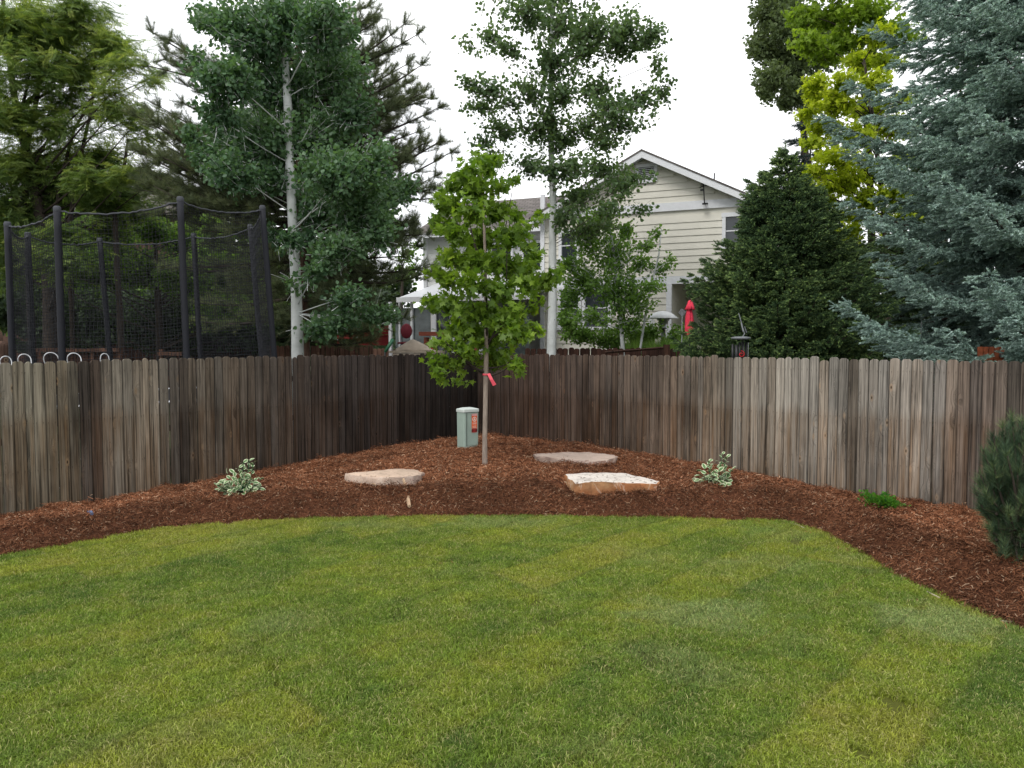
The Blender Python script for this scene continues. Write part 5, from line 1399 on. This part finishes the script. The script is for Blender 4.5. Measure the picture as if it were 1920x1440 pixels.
# patio heater
A = at(1243, 652, 21.2)
root = thing('patio_heater', 'patio heater with wide white dome reflector in front of the house corner', 'heater', (A.x, A.y, -.1))
tpz = at(1240, 583, 21.2).z; rim = at(1240, 597, 21.2).z
m = MB(); m.lathe([(.001, tpz), (.12, tpz - .01), (.25, tpz - .06), (.44, rim), (.43, rim - .01), (.2, rim + .03), (.001, rim + .03)], (A.x - .02, A.y, 0), 24); m.build('reflector', M['chrome_cap'], root, smooth=True)
m = MB(); m.lathe([(.001, rim + .02), (.17, rim + .0), (.17, rim - .05), (.14, rim - .07), (.12, rim - .24), (.14, rim - .26), (.06, rim - .3)], (A.x, A.y, 0), 16); m.build('burner', M['steel'], root, smooth=True)
m = MB(); m.tube([(A.x, A.y, -.1), (A.x, A.y, rim - .28)], .055, 10); m.build('pole', M['black_metal'], root, smooth=True)
m = MB(); p = at(1243, 632, 21.2); m.tube([(A.x, A.y - .005, p.z - .13), (A.x, A.y - .005, p.z + .13)], .064, 10); m.build('label_band', M['grey_disc'], root, smooth=True)
m = MB(); m.lathe([(.24, 0), (.24, .5), (.2, .55), (.05, .58)], (A.x, A.y, -.1), 16); m.build('tank_housing', M['black_metal'], root, smooth=True)

# closed coral umbrella
A = at(1293, 655, 19.0); k = 19.0 / F
root = thing('patio_umbrella', 'closed coral red patio umbrella against the cream siding beside the fir', 'umbrella', (A.x, A.y, -.1))
def fold(prof, c, nf, amp, name, mat):
    n = nf * 4; m = MB(); vs = []
    for r_0, z in prof:
        for i in range(n): a_ = 2 * math.pi * i / n; rr = r_0 * (1 + amp * math.cos(nf * a_)); vs.append((c[0] + rr * math.cos(a_), c[1] + rr * math.sin(a_), z))
    m.add(vs, [(j * n + i, j * n + (i + 1) % n, (j + 1) * n + (i + 1) % n, (j + 1) * n + i) for j in range(len(prof) - 1) for i in range(n)]); return m.build(name, mat, root, smooth=True)
zt, zb_, ztie = at(1293, 562, 19).z, at(1285, 618, 19).z, at(1290, 581, 19).z
fold([(.005, zt), (.04, zt - .03), (.08, zt - .15), (.12, ztie + .01), (.08, ztie - .005)], (A.x, A.y), 7, .2, 'valance', M['pink'])
fold([(.05, ztie + .01), (.06, ztie - .03), (.085, ztie - .2), (.09, zb_), (.08, zb_ - .15)], (A.x - .015, A.y), 7, .25, 'canopy', M['pink'])
m = MB(); m.tube([(A.x, A.y, -.1), (A.x, A.y, zt + .04)], .02, 8); m.build('pole', M['black_metal'], root)
m = MB(); m.lathe([(.25, 0), (.25, .07), (.04, .1)], (A.x, A.y, -.1), 16); m.build('base', M['black_metal'], root)
A = at(1279, 586, 19.4); root = thing('grey_sign', 'small grey diamond-shaped panel tucked beside the coral umbrella', 'panel', tuple(A))
m = MB(); m.box(A, (.15, .015, .15), ry=.7); m.build('panel', M['grey_disc'], root); m = MB(); m.tube([A, (A.x, A.y + .02, -.1)], .012, 6); m.build('stake', M['steel'], root)

# wind chime on a hooked rod
A = at(1389, 634, 13.6); k = 13.6 / F
root = thing('wind_chime', 'black wind chime with grey disc top hanging just above the right fence', 'wind chime', tuple(A))
m = MB(); m.lathe([(.001, .03), (.10, .028), (.165, .015), (.17, .0), (.16, -.02), (.001, -.03)], A, 24); m.build('disc', M['grey_disc'], root, smooth=True)
for px, w_, y1, y0 in [(1374, 5, 690, 645), (1381, 7, 690, 647), (1387, 4, 690, 642), (1399, 5, 690, 642), (1394, 3, 690, 640)]:
    p0, p1 = at(px, y0, 13.6 + RS.uniform(-.06, .06)), at(px, y1, 13.6); m = MB(); m.tube([(p0.x, p0.y, p0.z), (p0.x, p0.y, p1.z)], w_ * k / 2, 8); m.build('tube', M['black_metal'], root, smooth=True)
p = at(1401, 668, 13.6); m = MB(); m.tube([(p.x, p.y - .05, at(1401, 642, 13.6).z), (p.x, p.y - .05, p.z - .15)], .006, 6); m.build('cord', M['steel'], root)
m = MB(); m.tube([at(1385, 587, 13.7), at(1392, 612, 13.65), at(1396, 626, 13.6), at(1391, 634, 13.6)], [.008, .010, .010, .010], 6); m.tube([at(1390, 606, 13.65), at(1394, 622, 13.6)], .014, 6); m.tube([at(1396, 612, 13.6), at(1400, 624, 13.6)], .008, 6); m.build('hook_rod', M['grey_disc'], root)
sp_ = at(1390, 664, 13.45); m = MB(); m.tube([sp_ + V3(math.cos(a_) * (.012 + .006 * a_), 0, math.sin(a_) * (.012 + .006 * a_)) for a_ in np.linspace(0, 8, 26)], .006, 5); m.build('red_spiral', M['red_dot'], root)
m = MB(); q_ = at(1389, 640, 13.75); m.tube([(q_.x + .05, q_.y + .1, -.1), (q_.x + .05, q_.y + .1, q_.z), (q_.x, 13.6, q_.z + .02)], .012, 6); m.build('support_pole', M['black_metal'], root)

# orange timber things under the blue spruce
A = at(1858, 664, 12.6)
root = thing('garden_chair', 'orange stained timber seat glimpsed under the blue spruce at right', 'seat', (A.x, A.y, 0))
for i in range(5): p = at(1838 + i * 10, 664, 12.6 + .02 * i); m = MB(); m.box((p.x, p.y, p.z - .05), (.075, .025, .34), ry=.03 * (i - 2)); m.build('slat', M['orange_wood'], root)
p = at(1885, 666, 12.6); m = MB(); m.box((p.x, p.y, p.z), (.10, .5, .05)); m.build('armrest', M['steel'], root)
for i in (0, 1): p = at(1845 + 35 * i, 664, 12.6); m = MB(); m.box((p.x, p.y + .05, .9), (.06, .06, 1.9)); m.build('leg', M['orange_wood'], root)
p = at(1726, 655, 13.2); root = thing('red_flower_pot', 'tiny red plant pot hanging in the dark below the blue spruce boughs', 'pot', tuple(p))
m = MB(); m.lathe([(.001, -.05), (.035, -.05), (.05, .03), (.04, .03), (.001, .0)], p, 10); m.build('pot', M['red_dot'], root); m = MB(); m.tube([p, p + V3(0, 0, .5)], .004, 5); m.build('hanger', M['steel'], root)

# low plants behind, before the house
Y = 20.8
SB = [(1080,625,35,20),(1140,630,40,22),(1200,630,30,20),(1060,600,20,25),(1225,620,18,22),(1270,630,20,22)]
twigs_tree('low_shrub', 'bright yellow-green shrubs along the foot of the cream house', 'shrub', trunk_px([(1140, 665, 5), (1140, 640, 3)], Y), lobes_world([l + (RS.uniform(-.4, .4),) for l in SB], Y), M['bark'], M['l_sapling'], LEAF_OVAL, .07, 700, 12, .3, limb_r=.01)
# tall grass
t_g = [tuft_needles(440 + i, 30, .28, 1.0, .012, .1) for i in range(3)]
n = 260; P = np.array([tuple(at(RS.uniform(1175, 1300), 660, RS.uniform(20.0, 20.8))) for _ in range(n)]); P[:, 2] = 1.5 + RS.uniform(-.1, .25, n)
root = thing('ornamental_grass', 'tall thin ornamental grass around the patio heater pole', 'grass clump', tuple(P[0]))
o = scatter('blades', t_g, P, frames(np.tile((0, 0, 1.0), (n, 1)) + RS.normal(0, .12, (n, 3)), RS.normal(0, 1, (n, 3))), RS.uniform(.5, .85, n), M['l_sapling'], parent=root); o['kind'] = 'stuff'
m = MB(); m.box((P[:, 0].mean(), 20.5, .65), (2.0, .9, 1.5)); m.build('planting_mound', M['ground'], root)

# ---------------------------------------------------------------- in the bed
# utility pedestal
A = bed_at(877, 838); A.z -= .02
root = thing('utility_pedestal', 'grey-green utility pedestal with orange warning label in the fence corner', 'utility box', tuple(A), None, math.radians(36))
def rbox(hx, hy, z0, z1, r0, tp=1.0, n=5, ofs=0):
    out = []
    for z, k in ((z0, 1.0), (z1, tp)):
        ring = []
        for sx, sy, a0 in ((1, 1, 0), (-1, 1, 90), (-1, -1, 180), (1, -1, 270)):
            for i in range(n): a_ = math.radians(a0 + 90 * i / (n - 1)); ring.append(((sx * (hx - r0) + r0 * math.cos(a_)) * k, (sy * (hy - r0) + r0 * math.sin(a_)) * k, z))
        out.append(ring)
    return out
def ringmesh(rings, cap_top=True):
    m = MB(); n = len(rings[0]); vs = [p for r in rings for p in r]
    fs = [(j * n + i, j * n + (i + 1) % n, (j + 1) * n + (i + 1) % n, (j + 1) * n + i) for j in range(len(rings) - 1) for i in range(n)]
    fs.append(tuple((len(rings) - 1) * n + i for i in range(n))); m.add(vs, fs); return m
hx, hy = .150, .115; HP = .66
r1 = rbox(hx * .96, hy * .96, -.05, HP - .055, .03, 1.04); ringmesh(r1).build('body', M['pedestal'], root, local=True)
o1 = rbox(hx * 1.06, hy * 1.06, HP - .055, HP - .02, .032, 1.0); o2 = rbox(hx * 1.06, hy * 1.06, HP - .02, HP - .008, .032, .97); 
lid = ringmesh(o1 + [o2[1]] + [[(x * .5, y * .5, HP + .012) for x, y, z in o2[1]]]).build('lid', M['lid'], root, local=True)
m = MB(); m.box((-hx * .62, -hy * .985 - .004, HP / 2), (.004, .006, HP - .10)); m.build('seam', M['black_pad'], root, local=True)
m = MB(); m.box((.0, -.122, HP - .058), (.30, .004, .006)); m.build('lid_gap', M['black_pad'], root, local=True)
# labels sit on the face turned to the right-front (local +x after the turn is right)
yl = -hy - .0045
def lab(x, z, w_, h, mat, nm, d=.0015, y=None):
    m = MB(); m.box((x, (yl if y is None else y), z), (w_, d, h)); return m.build(nm, mat, root, local=True)
lab(.055, .455, .105, .235, M['sticker'], 'warning_label'); lab(.055, .555, .100, .030, M['sticker_pink'], 'label_header', .0015, yl - .0015)
m = MB(); n = 22; m.add([(.055 + r_0 * math.cos(2 * math.pi * i / n), yl - .0018, .485 + r_0 * math.sin(2 * math.pi * i / n)) for r_0 in (.040, .030) for i in range(n)], [(i, (i + 1) % n, n + (i + 1) % n, n + i) for i in range(n)]); m.build('ring_symbol', M['print_white'], root, local=True)
m = MB(); 
for (x, z, w_, h, a_) in [(.055, .500, .012, .016, 0), (.050, .482, .012, .028, .5), (.064, .478, .010, .026, -.6), (.046, .470, .018, .007, .2)]: m.box((x, yl - .002, z), (w_, .001, h), ry=a_)
m.build('digging_symbol', M['print_white'], root, local=True)
for z in (.425, .408, .372, .352): lab(.055, z, .075, .006, M['print_white'], 'label_line', .001, yl - .0016)
lab(.055, .300, .108, .062, M['print_red'], 'number_strip')
def text(s, x, z, size, mat, nm):
    cu = bpy.data.curves.new(nm, 'FONT'); cu.body = s; cu.size = size; cu.align_x = 'CENTER'; cu.extrude = .0006; cu.offset = .0009
    tmp = bpy.data.objects.new(nm, cu); me = bpy.data.meshes.new_from_object(tmp); bpy.data.objects.remove(tmp); me.materials.clear(); me.materials.append(mat); o = link(nm, me, root); o.location = (x, yl - .0022, z); o.rotation_euler = (math.pi / 2, 0, 0); return o
text('8158', .055, .281, .055, M['print_black'], 'number_text')
text('WARNING', .055, .548, .018, M['print_white'], 'header_text')

# boulders (flat slabs)
def rock_mat(name, top, side1, side2, speck=.0):
    out = []
    for i in (0, 1):
        t = NT(name + ('_top', '_side')[i]); v = t.obj(); n = t.noise(v, 5, 6, .6); n2 = t.noise(v, 2.2, 4)
        c = t.ramp(n, [(.3, tuple(x * .78 for x in top)), (.6, top)]) if i == 0 else t.mix(t.ramp(n2, [(.42, 0), (.58, 1)]), side1, side2)
        if i == 1:
            c = t.mix(t.ramp(t.noise(v, 3.2, 3, .5, 1.5), [(.50, 0.0), (.53, .4), (.56, 0.0)]), c, (.62, .55, .47))
            c = t.mix(1.0, c, t.ramp(n, [(.25, .6), (.7, 1.2)]), 'MULTIPLY')
        else:
            s_ = t.noise(v, 22, 2); c = t.mix(t.ramp(s_, [(.60, 0), (.66, speck)]), c, (.10, .055, .04))
        t.principled(c, .9, t.bump(t.noise(v, 9, 7, .7), .8, .03), 0, .2); out.append(t.m)
    return out
def slab_rock(label, px_poly, zt_, th, mats, seed, tilt=0.0):
    """px_poly: outline of the top face in photo pixels, on a plane zt_ above the bed"""
    r = np.random.RandomState(seed)
    pts = [on_ground(x, y, zt_) for x, y in px_poly]
    # denser outline
    out = []
    for i, a in enumerate(pts):
        b_ = pts[(i + 1) % len(pts)]; k = max(2, int((b_ - a).length / .05))
        for j in range(k):
            p = a.lerp(b_, j / k); nrm = Vector((b_.y - a.y, a.x - b_.x, 0)).normalized(); p = p + nrm * (float(fbm(np.array([p.x * 5 + seed]), np.array([p.y * 5]), 3, seed)[0]) - .5) * .07; out.append(p)
    c = sum(out, Vector()) / len(out); n = len(out); m = MB(); rings = []
    for s_, dz in ((.5, .008), (.80, .006), (.94, 0), (.985, -.006), (1.0, -.022), (1.0, -th * .4), (.97, -th * .75), (.93, -th)):
        rings.append([Vector((c.x + (p.x - c.x) * s_, c.y + (p.y - c.y) * s_, zt_ + dz + (float(fbm(np.array([p.x * 4 * s_ + seed]), np.array([p.y * 4 + dz * 60]), 3, seed + 3)[0]) - .5) * .035)) + (Vector((r.normal(0, .007), r.normal(0, .007), 0)) if s_ > .96 else Vector()) for p in out])
    vs = [Vector((c.x, c.y, zt_ + .005))] + [p for rg in rings for p in rg]
    fs = [(0, 1 + i, 1 + (i + 1) % n) for i in range(n)]; mi = [0] * n
    for j in range(len(rings) - 1):
        for i in range(n): fs.append((1 + j * n + i, 1 + (j + 1) * n + i, 1 + (j + 1) * n + (i + 1) % n, 1 + j * n + (i + 1) % n)); mi.append(0 if j < 3 else 1)
    m.add(vs, fs); m.m = mi
    o = m.build('flat_boulder', mats); o.data.polygons.foreach_set('use_smooth', [True] * len(o.data.polygons)); md = o.modifiers.new('edge', 'EDGE_SPLIT'); md.split_angle = math.radians(32)
    return tag(o, label, 'boulder')
mw = rock_mat('white_sandstone', (.66, .60, .54), (.34, .14, .06), (.42, .24, .12), .9)
mt_ = rock_mat('tan_sandstone', (.56, .42, .32), (.40, .30, .25), (.50, .38, .30), .5)
mpk = rock_mat('pinkish_sandstone', (.52, .40, .33), (.40, .29, .24), (.50, .38, .31), .2)
slab_rock('pale topped flat boulder with orange-brown front face, front of the three', [(1058, 889), (1100, 885), (1180, 888), (1234, 901), (1232, 906), (1170, 905), (1110, 903), (1078, 906)], .345, .24, mw, 3)
slab_rock('tan flat boulder on the left of the mulch bed, left of the maple', [(646, 888), (690, 884), (745, 879), (788, 880), (797, 886), (775, 893), (725, 893), (680, 892)], .35, .24, mt_, 5)
slab_rock('pinkish flat boulder at the back, nearest the right fence', [(1000, 850), (1015, 846), (1090, 848), (1115, 846), (1150, 852), (1160, 856), (1140, 862), (1100, 864), (1050, 860), (1005, 855)], .37, .24, mpk, 8)

# variegated shrubs
t = NT('variegated_leaf'); 
a1 = t.n('ShaderNodeAttribute', attribute_name='edge').outputs['Fac']
c = t.mix(t.ramp(t.math('ADD', a1, t.math('MULTIPLY', t.math('SUBTRACT', t.noise(t.obj(), 14, 2), .5), .25)), [(.52, 0), (.66, 1)]), (.085, .17, .055), (.56, .60, .40))
b_ = t.principled(c, .55); M['varieg'] = t.m
def varleaf(bend):
    rows = 6; V, Fc, E = [], [], []
    for i in range(rows + 1):
        y = i / rows; w_ = .34 * math.sin(math.pi * min(1, y * .93 + .05)) ** .8 if i < rows else 0.0
        for s_ in (-1, -.5, 0, .5, 1): V.append((w_ * s_, y, .22 * abs(s_) * w_ - bend * y * y)); E.append(abs(s_) if 0 < i < rows else 1.0 if i == rows else .3)
    for i in range(rows):
        for j in range(4): a = i * 5 + j; Fc.append((a, a + 1, a + 6, a + 5))
    return np.array(V), np.array(Fc), np.array(E)
def varshrub(label, base, w_, h, nleaf, seed, tall=()):
    r = np.random.RandomState(seed); root = thing('variegated_shrub', label, 'shrub', tuple(base))
    protos = [np_mesh('leaf', a, b2_, M['varieg'], {'edge': c2}) for a, b2_, c2 in (varleaf(x) for x in (.0, .1, .22, .35))]
    st = MB()
    def put(q, d, s_):
        nn = np.array((0, -.3, 1.0)) + r.normal(0, .4, 3)
        R_ = frames(d[None], nn[None])[0]
        o = link('leaf', protos[r.randint(4)], root); mt2 = Matrix([list(R_[x]) for x in range(3)]).to_4x4() @ Matrix.Scale(float(s_), 4); mt2.translation = Vector(q); o.matrix_local = mt2
    for i in range(nleaf):
        q = r.normal(0, 1, 3); q /= np.linalg.norm(q); q[2] = abs(q[2]) * .95 + .05
        rr = r.uniform(.35, 1.0) * (1 + .22 * math.sin(3 * math.atan2(q[1], q[0]) + seed)); p = q * np.array((w_ * .5, w_ * .38, h)) * rr
        put(p, np.array((q[0], q[1], .15)) + r.normal(0, .3, 3), r.uniform(.055, .092))
        if i % 6 == 0: st.tube(curve_pts((0, 0, -.02), p, 3, .1, .05), .003, 4, cap=False)
    for (dx, dz) in tall:
        e_ = Vector((dx, r.uniform(-.08, .0), dz)); pts = curve_pts((dx * .4, 0, 0), e_, 5, .05, .03); st.tube(pts, .0035, 4, cap=False)
        for j in range(9):
            u = .45 + .55 * j / 8; q = np.array(pts[0]) * (1 - u) + np.array(pts[-1]) * u
            a_ = j * 2.4; put(q, np.array((math.cos(a_), math.sin(a_), .7)), r.uniform(.05, .075))
    st.build('stems', M['green_tool'], root, local=True)
varshrub('bushy variegated shrub with cream-edged leaves, left side of the bed', bed_at(452, 918), .56, .27, 190, 5, [(.05, .42), (.12, .44), (.18, .42), (-.22, .18), (-.30, .14), (.0, .36)])
varshrub('smaller variegated shrub before the right fence, right of the boulders', bed_at(1340, 902), .48, .20, 130, 6, [(.08, .40), (.14, .36), (-.08, .30), (.22, .20)])
A = bed_at(1657, 952)
root = thing('green_seedling', 'small bright green ground plant in the mulch near the right fence', 'plant', tuple(A))
n = 900; q = RS.normal(0, 1, (n, 3)); q /= np.linalg.norm(q, axis=1, keepdims=True); P = np.array(A) + q * np.array((.24, .14, .10)) * RS.rand(n, 1) ** .5 * (1 + .4 * np.sin(q[:, :1] * 7)) + (0, 0, .05); P[:, 2] -= (P[:, 0] - A.x) * .22
V, Fc = place(*LEAF_OVAL, P - np.array(A), frames(q + (0, 0, .6) + RS.normal(0, .3, (n, 3)), RS.normal(0, 1, (n, 3)) + (0, 0, 1)), RS.uniform(.022, .042, n))
o = link('leaves', np_mesh('leaves', V, Fc, M['l_green'], {'tint': np.repeat(RS.rand(n), 6)}), root); o['kind'] = 'stuff'
m = MB()
for _ in range(14): a_ = RS.uniform(0, 6.28); m.tube([(0, 0, -.03), (.12 * math.cos(a_), .08 * math.sin(a_), .12)], .002, 3)
m.build('stems', M['green_tool'], root, local=True)

# splinter of wood, stray bits, edging, sprinkler
def at_bed_bit(name, label, cat, p0, p1, w_, mat):
    a, b_ = bed_at(*p0), bed_at(*p1); a.z += .03; b_.z += .03 + (.11 if name == 'wood_stake' else .02); m = MB(); m.tube([a, a.lerp(b_, .5) + V3(.006, 0, .008), b_], [w_ * .8, w_, w_ * .55], 5); o = m.build(name, mat); return tag(o, label, cat)
t = NT('split_pine'); v = t.obj(); t.principled(t.ramp(t.noise(t.vmul(v, (60, 60, 6)), 1, 4), [(.3, (.28, .17, .10)), (.7, (.55, .40, .26))]), .85); M['splinter'] = t.m
at_bed_bit('wood_stake', 'short split wooden stake lying at the lawn edge of the mulch', 'stake', (768, 973), (757, 950), .028, M['splinter'])
at_bed_bit('wood_chip', 'small pale wood chip left of the split stake', 'wood chip', (704, 959), (697, 955), .012, M['splinter'])
at_bed_bit('wood_chip', 'pale wood sliver in the mulch below the front boulder', 'wood chip', (1068, 951), (1058, 947), .010, M['splinter'])
at_bed_bit('plastic_scrap', 'small blue-grey plastic piece sunk in the mulch at left', 'scrap', (174, 1004), (166, 997), .022, M['blue'])
def edging(label, pxs):
    pts = [on_ground(x, y, .02) for x, y in pxs]; m = MB(); m.tube(pts, .006, 6); o = m.build('lawn_edging', M['tan'], smooth=True); tag(o, label, 'edging')
edging('thin white edging strip showing where the lawn edge bends right', [(1482, 981), (1495, 984), (1508, 990)])
edging('thin white edging strip along the lower right lawn edge', [(1738, 1109), (1748, 1114), (1762, 1121)])
edging('thin pale edging strip at the far right end of the lawn edge', [(1875, 1164), (1895, 1166), (1912, 1166)])
print('script end')
